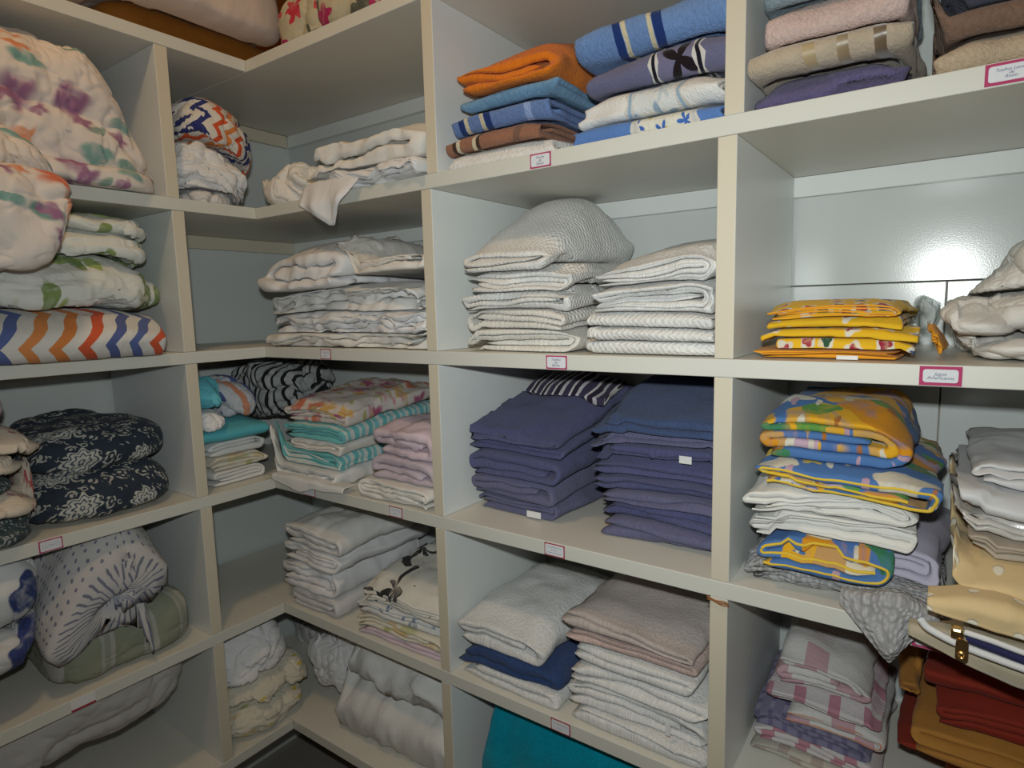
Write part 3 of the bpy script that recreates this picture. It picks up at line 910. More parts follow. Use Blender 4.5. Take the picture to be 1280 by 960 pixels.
def clear(name, col=(.85, .9, .9)):
    m = bpy.data.materials.new(name); m.use_nodes = True; t = m.node_tree; t.nodes.clear()
    o = t.nodes.new('ShaderNodeOutputMaterial'); mx = t.nodes.new('ShaderNodeMixShader'); a = t.nodes.new('ShaderNodeBsdfTransparent'); b = t.nodes.new('ShaderNodeBsdfPrincipled')
    a.inputs[0].default_value = (.95, .97, .97, 1); b.inputs['Base Color'].default_value = (*col, 1); b.inputs['Roughness'].default_value = .15
    mx.inputs[0].default_value = .35
    t.links.new(a.outputs[0], mx.inputs[1]); t.links.new(b.outputs[0], mx.inputs[2]); t.links.new(mx.outputs[0], o.inputs[0])
    return m
M['clear'] = clear('clear_plastic')
def metal(name, col, r=.3):
    t = NT(name, r, 0, .5); t.b.inputs['Metallic'].default_value = 1; return t.fin(t.mix(t.noise(t.obj(), 40, 2, .5), tuple(c * .9 for c in col), col))
M['brass'] = metal('gold_metal', (.85, .62, .30), .25)
M['zip'] = M_sheet('white_zip_tape', (.66, .66, .66))
M['navy'] = M_sheet('navy_piping', (.02, .02, .075))
M['paper'] = M_sheet('white_paper', (.66, .68, .72), .02, st=.05)
M['magenta'] = M_sheet('magenta_ink', (.42, .05, .14), .05, st=.05)
M['red_ink'] = M_sheet('crimson_ink', (.36, .03, .06), .05, st=.05)
M['ink'] = M_sheet('grey_pen_ink', (.10, .11, .20), .05, st=.05)
M['twine'] = M_sheet('brown_twine', (.30, .12, .04), .2)
M['label_white'] = M_sheet('white_care_label', (.72, .72, .72), .02)
M['orange_scallop'] = M_sheet('orange_scalloped_trim', (.55, .22, .12), .1)
M['hem_grey'] = M_sheet('grey_white_hem', (.50, .50, .49), .05)

def fin(o, label, cat, group=None):
    """origin at the middle of the base, label and category"""
    n = len(o.data.vertices); a = np.empty(n * 3); o.data.vertices.foreach_get('co', a); a = a.reshape(-1, 3)
    lo, hi = a.min(0), a.max(0)
    set_origin(o, ((lo[0] + hi[0]) / 2, (lo[1] + hi[1]) / 2, lo[2]))
    return tag(o, label, cat, group)
# ------------------------------------------------------------------ shelf labels, twine, small parts
def plate(name, fr, u0, u1, z0, z1, w0, w1, mat, parent, r=0.0):
    """thin rounded card facing the room"""
    pts = []
    if r <= 0: pts = [(u0, z0), (u1, z0), (u1, z1), (u0, z1)]
    else:
        for cx, cz, a0 in ((u1 - r, z0 + r, -90), (u1 - r, z1 - r, 0), (u0 + r, z1 - r, 90), (u0 + r, z0 + r, 180)):
            for k in range(6):
                t = math.radians(a0 + 18 * k); pts.append((cx + r * math.cos(t), cz + r * math.sin(t)))
    n = len(pts)
    V = [(u, w0, z) for u, z in pts] + [(u, w1, z) for u, z in pts]
    F = [list(range(n)), list(range(2 * n - 1, n - 1, -1))] + [[i, n + i, n + (i + 1) % n, (i + 1) % n] for i in range(n)]
    o = mesh_obj(name, to_world(fr, np.array(V, float)), F, mat, None, smooth=False)
    o.parent = parent
    return o

def writing(fr, u0, u1, z0, z1, w, text, parent, mat):
    """pen strokes: sloping words where they can be read, a wavering line where they cannot"""
    if text and text[0] != '~':
        cu = bpy.data.curves.new('writing', 'FONT'); cu.body = text; cu.align_x = 'CENTER'; cu.align_y = 'CENTER'
        cu.shear = .35; cu.size = 1.0; cu.space_line = .8; cu.extrude = 0.0
        tmp = bpy.data.objects.new('writing', cu); COL.objects.link(tmp)
        dg = bpy.context.evaluated_depsgraph_get()
        me = bpy.data.meshes.new_from_object(tmp.evaluated_get(dg))
        bpy.data.objects.remove(tmp); 
        n = len(me.vertices); a = np.empty(n * 3); me.vertices.foreach_get('co', a); a = a.reshape(-1, 3)
        lo, hi = a.min(0), a.max(0); s = min((u1 - u0) / (hi[0] - lo[0]), (z1 - z0) / (hi[1] - lo[1]))
        P = np.stack([(a[:, 0] - (lo[0] + hi[0]) / 2) * s + (u0 + u1) / 2, np.full(n, w), (a[:, 1] - (lo[1] + hi[1]) / 2) * s + (z0 + z1) / 2], 1)
        if fr == 'L': pass
        W = to_world(fr, P)
        me.vertices.foreach_set('co', W.ravel()); me.update(); me.materials.append(mat)
        o = bpy.data.objects.new('writing', me); COL.objects.link(o)
    else:
        rows = int(text[1:]) if text else 1
        V = []; F = []
        for k in range(rows):
            zc = z1 - (k + .5) * (z1 - z0) / rows; x0 = u0 + (u1 - u0) * (.05 if k != 1 else .3); x1 = u1 - (u1 - u0) * (.05 if k != 1 else .35)
            m = 40; t = np.linspace(0, 1, m); x = x0 + (x1 - x0) * t
            h = (z1 - z0) / rows * .30
            z = zc + h * np.sin(t * 38 + k * 2) * (.5 + .5 * np.sin(t * 9 + k)); b = len(V)
            for xx, zz in zip(x, z): V += [(xx, w, zz - .0003), (xx, w, zz + .0003)]
            F += [[b + 2 * i, b + 2 * i + 2, b + 2 * i + 3, b + 2 * i + 1] for i in range(m - 1)]
        o = mesh_obj('writing', to_world(fr, np.array(V)), F, mat, None, smooth=False)
    o.parent = parent
    return o

def shelf_label(fr, u0, u1, z0, z1, text, label, col='magenta', bw=.0022, torn=False):
    c = to_world(fr, np.array([[(u0 + u1) / 2, -.0012, z0]]))[0]
    e = empty('shelf_label', (0, 0, 0), label, 'label', 'handwritten labels on the shelf edges')
    if not torn:
        plate('border', fr, u0, u1, z0, z1, -.0010, -.0004, M[col], e)
        plate('card', fr, u0 + bw, u1 - bw, z0 + bw, z1 - bw, -.0014, -.00105, M['paper'], e, r=min(.003, bw * 1.2))
        writing(fr, u0 + bw * 1.8, u1 - bw * 1.8, z0 + bw * 2, z1 - bw * 2, -.0016, text, e, M['ink'])
    else:
        plate('card', fr, u0, u1, z0 + .004, z1, -.0010, -.0004, M['label_white'], e)
        plate('border', fr, u0, u1, z0, z0 + .0036, -.0012, -.0004, M[col], e)
    # origin at the foot of the card
    for ch in e.children:
        ch.data.transform(Matrix.Translation(-Vector(c)))
    e.location = Vector(c)
    return e

# ---------------- the linen
begin_stack(901, 0.6398, 0, (0, 0), -0.9, 0.36, 9.0000, 0)
o = bundle('blanket', 'L', [dict(u0=-0.2174, u1=0.2285, w0=0.14, w1=0.34, z0=0.641, z1=0.756, p=6, amp=0.004, seed=11716)], M['sheet_amber'])
fin(o, 'amber brown folded blanket on the top shelf under the cream pillow', 'blanket')
o = bundle('pillow', 'L', [dict(u0=-0.4425, u1=0.1604, w0=0.04, w1=0.34, z0=0.735, z1=0.895, p=7, amp=0.006, f=4, pinch=0.1, seed=11719)], M['sheet_pillow'])
fin(o, 'large cream pillow lying on the top shelf above the corner', 'pillow')
begin_stack(902, 0.6398, 0, (0, 0), 0, 1, 9.0000, 0)
o = bundle('quilt', 'B', [dict(u0=0.008, u1=0.2445, w0=0.05, w1=0.32, z0=0.641, z1=0.801, p=3, amp=0.012, f=8, seed=11729), dict(u0=0.0988, u1=0.4821, w0=0.04, w1=0.31, z0=0.645, z1=0.825, p=3, amp=0.014, f=8, seed=11730)], M['redblack'])
fin(o, 'red, black and cream flowered quilt on the top shelf', 'quilt')
begin_stack(11, 0.3184, 0, (0, 0), -0.9, -0.1975, 0.6148, 0)
o = bundle('comforter', 'L', [dict(u0=-0.6308, u1=-0.2055, w0=-0.015, w1=0.325, z0=0.3192, z1=0.5832, p=3.6, amp=0.017, f=11, bump=0.02, k=90, pinch=0.04, taper=0.5, seed=146), dict(u0=-0.65, u1=-0.3846, w0=-0.07, w1=0.13, z0=0.3175, z1=0.4178, p=2.6, amp=0.013, f=12, rot=(0, 0.45, 0), seed=147), dict(u0=-0.6531, u1=-0.2055, w0=-0.03, w1=0.33, z0=0.3195, z1=0.3645, p=5, amp=0.006, f=9, seed=148), dict(u0=-0.6715, u1=-0.4347, w0=-0.135, w1=-0.035, z0=0.1507, z1=0.319, p=3.4, amp=0.01, f=11, flat=0, k=70, taper=-0.45, loose=1, seed=149)], M['floral_comforter'])
fin(o, 'puffy cream comforter with coral and purple flowers, one end hanging over the upper left shelf', 'comforter')
begin_stack(12, 0.3184, 0, (0, 0), -0.163, 0.355, 0.6148, 0)
o = bundle('bed_sheet', 'L', [dict(u0=-0.1309, u1=-0.0229, w0=0.03, w1=0.19, z0=0.3192, z1=0.3542, p=3.2, amp=0.01, f=14, seed=159)], M['sheet_grey'])
fin(o, 'pale grey crumpled sheet at the bottom under the white roll', 'sheet')
o = bundle('bed_sheet', 'L', [dict(u0=-0.155, u1=0.013, w0=0.015, w1=0.215, z0=0.3228, z1=0.4441, p=2.8, amp=0.014, f=13, an=(0.7, 1, 1.6), rot=(0, 0.25, 0), seed=162)], M['sheet_white'])
fin(o, 'white crumpled sheet under the rolled orange and blue quilt', 'sheet')
o = bundle('rolled_quilt', 'L', [dict(u0=-0.1399, u1=0.0485, w0=0.02, w1=0.22, z0=0.4069, z1=0.534, p=2.3, amp=0.01, f=10, an=(1, 1, 1), rot=(0, 0.3, 0), k=60, seed=165)], M['chevron_roll'])
fin(o, 'rolled up orange, blue and white quilt in the upper corner', 'quilt')
begin_stack(13, 0.3184, 0.0, (0, 0), -0.36, 0.531, 0.6148, 0)
o = bundle('crumpled_cloth', 'B', [dict(u0=-0.0401, u1=0.1451, w0=0.025, w1=0.185, z0=0.3192, z1=0.4126, p=2.4, amp=0.016, f=15, an=(1, 1, 0.8), seed=172)], M['sheet_ivory'])
fin(o, 'small white cloth crumpled in the corner beside the rolled quilt', 'cloth')
begin_stack(14, 0.3184, 0.004, (0, 0), -0.36, 0.531, 0.6148, 0)
o = folded('duvet_cover', 'B', 0.2076, 0.5270, 0.0000, 0.2900, 0.3192, 0.3644, M['sheet_white'], seed=239, n=5, wr=0.006, cr=0.012, mess=0.9, wob=0.02, puff=0.3, extra=[dict(u0=0.1924, u1=0.3606, w0=-0.001, win=0.05, zt=0.336, lens=[(0, 0.03), (0.3, 0.05), (0.5, 0.075), (0.62, 0.075), (0.8, 0.045), (1, 0.005)], th=0.01, amp=0.008, f=26, seed=77)])
fin(o, 'white cotton cover with a corner hanging over the shelf edge', 'sheet')
o = folded('duvet_cover', 'B', 0.1732, 0.5270, 0.0000, 0.3100, 0.3656, 0.4325, M['sheet_ivory'], seed=240, n=2, wr=0.007, cr=0.01, mode='edge', puff=0.35, wedge=0.2, tu=0.35, mess=0.9, rs=1)
fin(o, 'thick white folded duvet on the corner shelf, topmost of its pile', 'sheet')
begin_stack(21, 0.3184, 0.003, (0, 0), 0.5585, 1.0585, 0.6148, 0)
o = folded('towel', 'B', 0.5683, 0.7861, 0.0180, 0.3180, 0.3192, 0.3526, M['terry_white'], seed=358, n=2, mode='fold')
fin(o, 'white towel at the bottom of the pile under the brown banded towel', 'towel', 'folded bath towels')
o = folded('towel', 'B', 0.5625, 0.7657, 0.0180, 0.3280, 0.3538, 0.3898, M['terry_brown_bands'], seed=359, n=3, mode='fold', puff=0.35)
fin(o, 'brown towel with black and cream bands', 'towel', 'folded bath towels')
o = folded('towel', 'B', 0.5732, 0.7783, 0.0180, 0.3280, 0.3910, 0.4274, M['terry_blue_bands'], seed=360, n=3, mode='fold', puff=0.3)
fin(o, 'blue towel with navy and cream bands under the pale blue one', 'towel', 'folded bath towels')
o = folded('towel', 'B', 0.6016, 0.7876, 0.0180, 0.3280, 0.4286, 0.4515, M['terry_lightblue'], seed=361, n=2, mode='fold')
fin(o, 'plain pale blue towel directly under the orange towel', 'towel', 'folded bath towels')
o = folded('towel', 'B', 0.5933, 0.7885, 0.0180, 0.3180, 0.4527, 0.5169, M['terry_orange'], seed=362, n=3, mode='edge', wedge=1.1, tu=0.1, puff=0.12, wr=0.006, dome=0.02, rs=0.9)
fin(o, 'bright orange folded towel on top of the left pile', 'towel', 'folded bath towels')
begin_stack(22, 0.3184, 0.003, (0, 0), 0.5585, 1.0585, 0.6148, 0)
o = folded('towel', 'B', 0.8222, 1.0545, 0.0220, 0.3220, 0.3192, 0.3541, M['terry_blue_flower'], seed=375, n=3, mode='fold', puff=0.3, wr=0.005)
fin(o, 'blue towel with a cream flowered band at the bottom of the right pile', 'towel', 'folded bath towels')
o = folded('towel', 'B', 0.8312, 1.0545, 0.0220, 0.3220, 0.3553, 0.4043, M['terry_white_band'], seed=376, n=4, mode='fold', puff=0.35, wr=0.006)
fin(o, 'white towel with pale blue embroidery between two blue towels', 'towel', 'folded bath towels')
o = folded('towel', 'B', 0.8468, 1.0545, 0.0220, 0.3220, 0.4055, 0.4551, M['terry_violet_band'], seed=377, n=3, mode='fold', puff=0.25, wr=0.005, tu=0.3)
fin(o, 'grey violet towel with a black patterned woven band', 'towel', 'folded bath towels')
o = folded('towel', 'B', 0.8242, 1.0545, 0.0220, 0.3220, 0.4563, 0.5102, M['terry_blue_bands_wide'], seed=378, n=2, mode='fold', puff=0.2, wr=0.006, tu=0.25)
fin(o, 'sky blue towel with navy and cream bands on top of the right pile', 'towel', 'folded bath towels')
begin_stack(31, 0.3184, 0.003, (0, 0), 1.0855, 1.59, 0.6148, 0)
o = folded('towel', 'B', 1.0907, 1.2597, 0.0200, 0.3200, 0.3192, 0.3693, M['terry_purple'], seed=528, n=2, mode='fold', puff=0.6, dome=0.008, wr=0.006)
fin(o, 'purple towel at the bottom of the pile by the divider', 'towel', 'folded bath towels')
o = folded('towel', 'B', 1.0895, 1.2608, 0.0000, 0.3000, 0.3705, 0.4096, M['terry_satin_stripe'], seed=529, n=2, mode='fold', puff=0.3, wr=0.005)
fin(o, 'beige towel with shiny brown satin stripes', 'towel', 'folded bath towels')
o = folded('towel', 'B', 1.1037, 1.2583, 0.0200, 0.3200, 0.4108, 0.4569, M['terry_pink'], seed=530, n=2, mode='fold')
fin(o, 'pale pink fluffy towel on the striped beige one', 'towel', 'folded bath towels')
o = folded('towel', 'B', 1.1057, 1.2569, 0.0200, 0.3200, 0.4581, 0.4989, M['terry_grey'], seed=531, n=2, mode='fold')
fin(o, 'grey blue towel above the pale pink one', 'towel', 'folded bath towels')
begin_stack(32, 0.3184, 0.003, (0, 0), 1.0855, 1.59, 0.6148, 0)
o = folded('towel', 'B', 1.2843, 1.4457, 0.0100, 0.3100, 0.3192, 0.3641, M['terry_beige'], seed=545, n=2, mode='fold', wob=0.005, puff=0.4, wr=0.006)
fin(o, 'plain beige towel at the bottom of the far right pile', 'towel', 'folded bath towels')
o = folded('towel', 'B', 1.2830, 1.4440, 0.0100, 0.3100, 0.3653, 0.3974, M['terry_mocha'], seed=546, n=2, mode='fold')
fin(o, 'dark brown towel lying on the plain beige one', 'towel', 'folded bath towels')
o = folded('towel', 'B', 1.2814, 1.4420, 0.0100, 0.3100, 0.3986, 0.4344, M['terry_dark'], seed=547, n=2, mode='fold')
fin(o, 'charcoal blue towel above the dark brown one', 'towel', 'folded bath towels')
begin_stack(41, 0.0000, 0, (0, 0), -0.7, -0.191, 0.2934, 0)
o = folded('quilt', 'L', -0.6960, -0.2381, -0.0400, 0.2900, 0.0000, 0.0980, M['chevron'], seed=698, n=2, mode='fold', puff=0.3, wr=0.004, uvoff=(0.0, 0), hang=(-1, 2, 0.018, 0.25))
fin(o, 'white quilt with orange and blue chevron stripes projecting over the shelf edge', 'quilt')
o = bundle('pillow', 'L', [dict(u0=-0.6883, u1=-0.199, w0=-0.035, w1=0.285, z0=0.0728, z1=0.1931, p=2.8, amp=0.01, f=11, pinch=0.3, k=70, seed=539)], M['leaf_pillow'])
fin(o, 'long white pillow with green leaves lying on the chevron quilt', 'pillow')
o = bundle('pillow', 'L', [dict(u0=-0.4337, u1=-0.2222, w0=-0.02, w1=0.28, z0=0.1748, z1=0.2434, p=2.8, amp=0.01, f=8, pinch=0.2, seed=542), dict(u0=-0.4384, u1=-0.2165, w0=-0.01, w1=0.29, z0=0.226, z1=0.2766, p=2.8, amp=0.01, f=8, pinch=0.2, seed=543)], M['leaf_pillow'])
fin(o, 'folded white pillow with green leaves, topmost beside the hanging flowered pillow', 'pillow')
begin_stack(51, 0.0000, 0.005, (0, 0), -0.36, 0.516, 0.2934, 0)
o = folded('bed_sheet', 'B', -0.0132, 0.5120, 0.0150, 0.3150, 0.0008, 0.0345, M['sheet_ivory'], seed=501, n=3, wr=0.007, cr=0.013, mess=1.1, wob=0.02)
fin(o, 'ivory sheet at the bottom of the crumpled white pile', 'sheet', 'white sheets crumpled in the corner')
o = folded('bed_sheet', 'B', -0.0064, 0.5120, 0.0150, 0.3150, 0.0357, 0.0834, M['sheet_white'], seed=502, n=4, wr=0.007, cr=0.014, mess=1.1, wob=0.02)
fin(o, 'white sheet second from the bottom of the crumpled pile', 'sheet', 'white sheets crumpled in the corner')
o = folded('bed_sheet', 'B', 0.0073, 0.5120, 0.0150, 0.3150, 0.0846, 0.1366, M['sheet_offwhite'], seed=503, n=4, wr=0.007, cr=0.014, mess=1.1, wob=0.02, flip=True)
fin(o, 'off white creased sheet in the middle of the crumpled pile', 'sheet', 'white sheets crumpled in the corner')
o = folded('bed_sheet', 'B', -0.0177, 0.3138, 0.0000, 0.3000, 0.1378, 0.2316, M['sheet_white'], seed=504, n=3, flip=True, rs=1.0, wr=0.01, cr=0.011, crf=7, mess=0.9, puff=0.3, wob=0.02, dome=0.012)
fin(o, 'white bunched sheet, upper left of the crumpled pile', 'sheet', 'white sheets crumpled in the corner')
o = folded('bed_sheet', 'B', 0.2457, 0.5120, 0.0050, 0.2650, 0.1618, 0.1937, M['sheet_ivory'], seed=505, n=3, wr=0.006, cr=0.012, mess=0.9, tu=0.2, wedge=0.1)
fin(o, 'white folded sheet, upper right of the crumpled pile by the divider', 'sheet', 'white sheets crumpled in the corner')
begin_stack(61, 0.0000, 0.004, (-0.02, 0), 0.542, 1.051, 0.2934, 0.05)
o = folded('towel', 'B', 0.5908, 0.8159, 0.0250, 0.3250, 0.0008, 0.0426, M['terry_cream'], seed=611, n=4, tuck=0.15, wr=0.004, wob=0.018)
fin(o, 'cream white towel at the bottom of the left white pile', 'towel', 'white waffle towels')
o = folded('towel', 'B', 0.5847, 0.8163, 0.0250, 0.3250, 0.0438, 0.0794, M['terry_cream'], seed=612, n=3, mode='edge', flip=True)
fin(o, 'cream white towel second from the bottom of the left white pile', 'towel', 'white waffle towels')
o = folded('towel', 'B', 0.5822, 0.8107, 0.0250, 0.3250, 0.0806, 0.1112, M['terry_waffle'], seed=613, n=3)
fin(o, 'white towel third from the bottom of the left white pile', 'towel', 'white waffle towels')
o = folded('towel', 'B', 0.5855, 0.8082, 0.0250, 0.3250, 0.1124, 0.1459, M['terry_waffle'], seed=614, n=4, wr=0.005)
fin(o, 'white towel second from the top of the left white pile', 'towel', 'white waffle towels')
o = folded('towel', 'B', 0.5745, 0.7819, 0.0250, 0.3350, 0.1471, 0.2022, M['terry_waffle'], seed=615, n=3, wedge=0.8, dome=0.058, puff=0.35, wr=0.005, bulge=0.0)
fin(o, 'big domed white towel on top of the left white pile', 'towel', 'white waffle towels')
begin_stack(62, 0.0000, 0.004, (0, 0), 0.542, 1.051, 0.2934, 0)
o = folded('towel', 'B', 0.8393, 1.0470, 0.0220, 0.3120, 0.0008, 0.0234, M['terry_waffle'], seed=621, n=2, mode='fold')
fin(o, 'white towel at the bottom of the right white pile', 'towel', 'white waffle towels')
o = folded('towel', 'B', 0.8352, 1.0470, 0.0220, 0.3120, 0.0246, 0.0458, M['terry_waffle'], seed=622, n=2, mode='fold')
fin(o, 'white towel second from the bottom of the right white pile', 'towel', 'white waffle towels')
o = folded('towel', 'B', 0.8384, 1.0470, 0.0220, 0.3120, 0.0470, 0.0707, M['terry_waffle'], seed=623, n=2, mode='fold')
fin(o, 'white towel in the middle of the right white pile', 'towel', 'white waffle towels')
o = folded('towel', 'B', 0.8374, 1.0470, 0.0220, 0.3120, 0.0719, 0.1162, M['terry_white'], seed=624, n=5, wr=0.006, mess=0.7, tu=0.25, hem=(M['hem_grey'], 0.001))
fin(o, 'white towel second from the top of the right white pile, dark gaps in its folds', 'towel', 'white waffle towels')
o = folded('towel', 'B', 0.8422, 1.0470, 0.0220, 0.3120, 0.1174, 0.1600, M['terry_white'], seed=625, n=4, wr=0.006, tu=0.55, wedge=0.6, dome=0.014, mess=0.6, hem=(M['hem_grey'], 0.001))
fin(o, 'white towel on top of the right white pile, folded end showing', 'towel', 'white waffle towels')
begin_stack(71, 0.0000, 0.003, (0, 0), 1.0775, 1.59, 0.2934, 0)
o = folded('placemat', 'B', 1.0957, 1.2628, 0.0300, 0.2700, 0.0008, 0.0128, M['orange_edge'], seed=711, n=4, wr=0.004, mess=0.9, wob=0.02)
fin(o, 'orange hemmed cloth at the bottom of the yellow pile', 'cloth', 'yellow cloths')
o = folded('placemat', 'B', 1.1221, 1.2807, 0.0300, 0.2700, 0.0140, 0.0288, M['provencal'], seed=712, n=2, mode='fold', uvoff=(0.01, 0), hem=(M['orange_edge'], 0.0012))
fin(o, 'yellow print cloth above the orange hemmed one', 'cloth', 'yellow cloths')
o = folded('placemat', 'B', 1.1146, 1.2729, 0.0300, 0.2700, 0.0300, 0.0420, M['provencal'], seed=713, n=2, mode='fold')
fin(o, 'yellow print cloth in the middle of the yellow pile', 'cloth', 'yellow cloths')
o = folded('placemat', 'B', 1.1090, 1.2706, 0.0300, 0.2700, 0.0432, 0.0581, M['provencal'], seed=714, n=2, mode='fold', hem=(M['orange_edge'], 0.0012))
fin(o, 'yellow print cloth just below the top of the yellow pile', 'cloth', 'yellow cloths')
o = folded('placemat', 'B', 1.1054, 1.2641, 0.0300, 0.2700, 0.0593, 0.0772, M['provencal'], seed=715, n=4, mess=0.8, puff=0.35, hem=(M['orange_edge'], 0.0012))
fin(o, 'yellow print cloth on top of the yellow pile', 'cloth', 'yellow cloths')
begin_stack(72, 0.0000, 0, (0, 0), 1.0775, 1.59, 0.2934, 0)
o = folded('placemat', 'B', 1.2821, 1.3140, 0.0500, 0.1700, 0.0008, 0.0343, M['orange_edge'], seed=721, n=5, wr=0.004, cr=0.003, wob=0.008, mess=0.9)
fin(o, 'small orange cloth bunched at the right of the yellow pile', 'cloth')
o = folded('clear_bag', 'B', 1.2570, 1.2992, 0.1700, 0.2700, 0.0300, 0.0800, M['clear'], seed=722, n=2, zig=True, cr=0.01, crf=14, wr=0.01, tu=-0.5, free=True)
fin(o, 'crumpled clear plastic behind the yellow pile', 'bag')
begin_stack(73, 0.0000, 0, (0, 0), 1.0775, 1.59, 0.2934, 0)
o = bundle('rolled_cloth', 'B', [dict(u0=1.3231, u1=1.4778, w0=0.05, w1=0.29, z0=0.0008, z1=0.0408, p=2.5, amp=0.012, f=8, fold=[(0.1, 0.05, 0.12)], seed=952), dict(u0=1.3362, u1=1.4745, w0=0.035, w1=0.215, z0=0.0061, z1=0.038, p=2.4, amp=0.01, f=9, seed=953)], M['cream_roll'])
fin(o, 'cream cloth at the bottom of the far right pile beside the yellow cloths', 'cloth', 'cream rolled cloths')
o = bundle('rolled_cloth', 'B', [dict(u0=1.3091, u1=1.38, w0=0.05, w1=0.25, z0=0.0354, z1=0.0693, p=2.5, amp=0.008, f=8, pinch=0.3, rot=(0, 0.08, 0), seed=955), dict(u0=1.3545, u1=1.4767, w0=0.06, w1=0.26, z0=0.0368, z1=0.0817, p=2.4, amp=0.01, f=9, seed=956)], M['cream_roll'])
fin(o, 'cream cloth in the middle of the far right pile with a flattened end', 'cloth', 'cream rolled cloths')
o = bundle('rolled_cloth', 'B', [dict(u0=1.3199, u1=1.4816, w0=0.1, w1=0.3, z0=0.0599, z1=0.12, p=2.2, amp=0.01, f=7, pinch=0.3, rot=(0, -0.35, 0), seed=958), dict(u0=1.3689, u1=1.4767, w0=0.08, w1=0.28, z0=0.0761, z1=0.1444, p=2.4, amp=0.012, f=7, seed=959)], M['cream_roll'])
fin(o, 'cream cloth on top of the far right pile with a raised pointed fold', 'cloth', 'cream rolled cloths')
begin_stack(81, -0.3183, 0, (0, 0), -0.7, -0.191, -0.0250, 0)
o = bundle('comforter', 'L', [dict(u0=-0.4885, u1=-0.199, w0=0.02, w1=0.3, z0=-0.3473, z1=-0.2316, p=2.6, amp=0.012, f=7, k=56, seed=1056), dict(u0=-0.4559, u1=-0.199, w0=0.03, w1=0.3, z0=-0.2576, z1=-0.134, p=2.6, amp=0.012, f=7, k=56, seed=1057), dict(u0=-0.4318, u1=-0.2615, w0=0.2, w1=0.34, z0=-0.2313, z1=-0.1254, p=3, amp=0.01, f=7, rot=(0, -0.1, 0), seed=1058)], M['paisley'])
fin(o, 'navy paisley comforter folded in two bulging layers', 'comforter')
begin_stack(82, -0.3183, 0, (0, 0), -0.7, -0.3, -0.0250, 0)
o = bundle('pillowcase', 'L', [dict(u0=-0.6653, u1=-0.4742, w0=-0.02, w1=0.18, z0=-0.3196, z1=-0.2569, p=2.6, amp=0.005, f=9, pinch=0.4, seed=1069)], M['paisley_small'])
fin(o, 'dark green paisley pillowcase lowest in the left pile', 'pillowcase')
o = bundle('pillowcase', 'L', [dict(u0=-0.6615, u1=-0.463, w0=-0.02, w1=0.18, z0=-0.2805, z1=-0.2205, p=2.6, amp=0.006, f=9, pinch=0.5, rot=(0, 0.06, 0), seed=1072)], M['tiny_floral'])
fin(o, 'cream pillowcase with a bent corner above the dark green one', 'pillowcase', 'pillowcases with tiny flowers')
o = bundle('pillowcase', 'L', [dict(u0=-0.6573, u1=-0.4974, w0=-0.02, w1=0.18, z0=-0.2198, z1=-0.1857, p=2.6, amp=0.005, f=9, pinch=0.4, seed=1075)], M['paisley_small'])
fin(o, 'grey patterned pillowcase between two cream flowered ones', 'pillowcase')
o = bundle('pillowcase', 'L', [dict(u0=-0.6539, u1=-0.4803, w0=-0.02, w1=0.18, z0=-0.1898, z1=-0.1504, p=2.6, amp=0.005, f=9, pinch=0.4, seed=1078)], M['tiny_floral'])
fin(o, 'cream pillowcase with red flowers in the middle of the left pile', 'pillowcase', 'pillowcases with tiny flowers')
o = bundle('pillowcase', 'L', [dict(u0=-0.6499, u1=-0.4432, w0=-0.02, w1=0.18, z0=-0.1614, z1=-0.1031, p=2.4, amp=0.006, f=9, pinch=0.6, rot=(0, 0.1, 0), seed=1081)], M['tiny_floral'])
fin(o, 'cream pillowcase with red flowers and a pointed end beside the navy paisley', 'pillowcase', 'pillowcases with tiny flowers')
o = bundle('pillowcase', 'L', [dict(u0=-0.6431, u1=-0.4923, w0=-0.01, w1=0.19, z0=-0.1092, z1=-0.0427, p=2.6, amp=0.008, f=9, pinch=0.2, seed=1084)], M['sheet_mauve'])
fin(o, 'mauve cloth end on top of the left pile', 'pillowcase')
begin_stack(91, -0.3183, 0, (0, 0), -0.163, 0.016, -0.0250, 0)
o = folded('packed_sheet', 'L', -0.1442, 0.0120, 0.0500, 0.3300, -0.3175, -0.2808, M['sheet_offwhite'], seed=1548, n=4, wr=0.003)
fin(o, 'white sheet packed flat at the bottom of the corner pile', 'sheet')
o = folded('packed_sheet', 'L', -0.1427, 0.0120, 0.0500, 0.3300, -0.2796, -0.2405, M['lemon_floral'], seed=1549, n=4, wr=0.003)
fin(o, 'packed green and yellow flowered sheet in the corner pile', 'sheet')
o = folded('packed_sheet', 'L', -0.1396, 0.0120, 0.0500, 0.3300, -0.2393, -0.2023, M['sheet_offwhite'], seed=1550, n=3, wr=0.003)
fin(o, 'pale packed sheet right under the teal one', 'sheet')
o = folded('blanket', 'L', -0.1472, 0.0120, 0.0300, 0.3100, -0.2011, -0.1677, M['sheet_teal'], seed=1551, n=2, mode='fold', rs=1.0)
fin(o, 'teal folded blanket under the striped pillow', 'blanket')
o = bundle('cloth_bundle', 'L', [dict(u0=-0.155, u1=-0.0881, w0=0.01, w1=0.13, z0=-0.1952, z1=-0.1411, p=2.5, amp=0.008, f=14, seed=1198)], M['sheet_white'])
fin(o, 'small white crumpled cloth squeezed on the teal blanket', 'cloth')
o = bundle('pillow', 'L', [dict(u0=-0.0808, u1=0.008, w0=0.05, w1=0.27, z0=-0.1968, z1=-0.0798, p=2.5, amp=0.012, f=11, pinch=0.15, rot=(0, -0.15, 0), seed=1201)], M['plaid'])
fin(o, 'small pillow with blue and peach stripes in the corner', 'pillow')
o = bundle('pillow', 'L', [dict(u0=-0.155, u1=-0.077, w0=0.02, w1=0.18, z0=-0.1524, z1=-0.0696, p=1.35, amp=0.004, f=10, pinch=0.2, rot=(0, 0.15, 0), seed=1204)], M['sheet_aqua'])
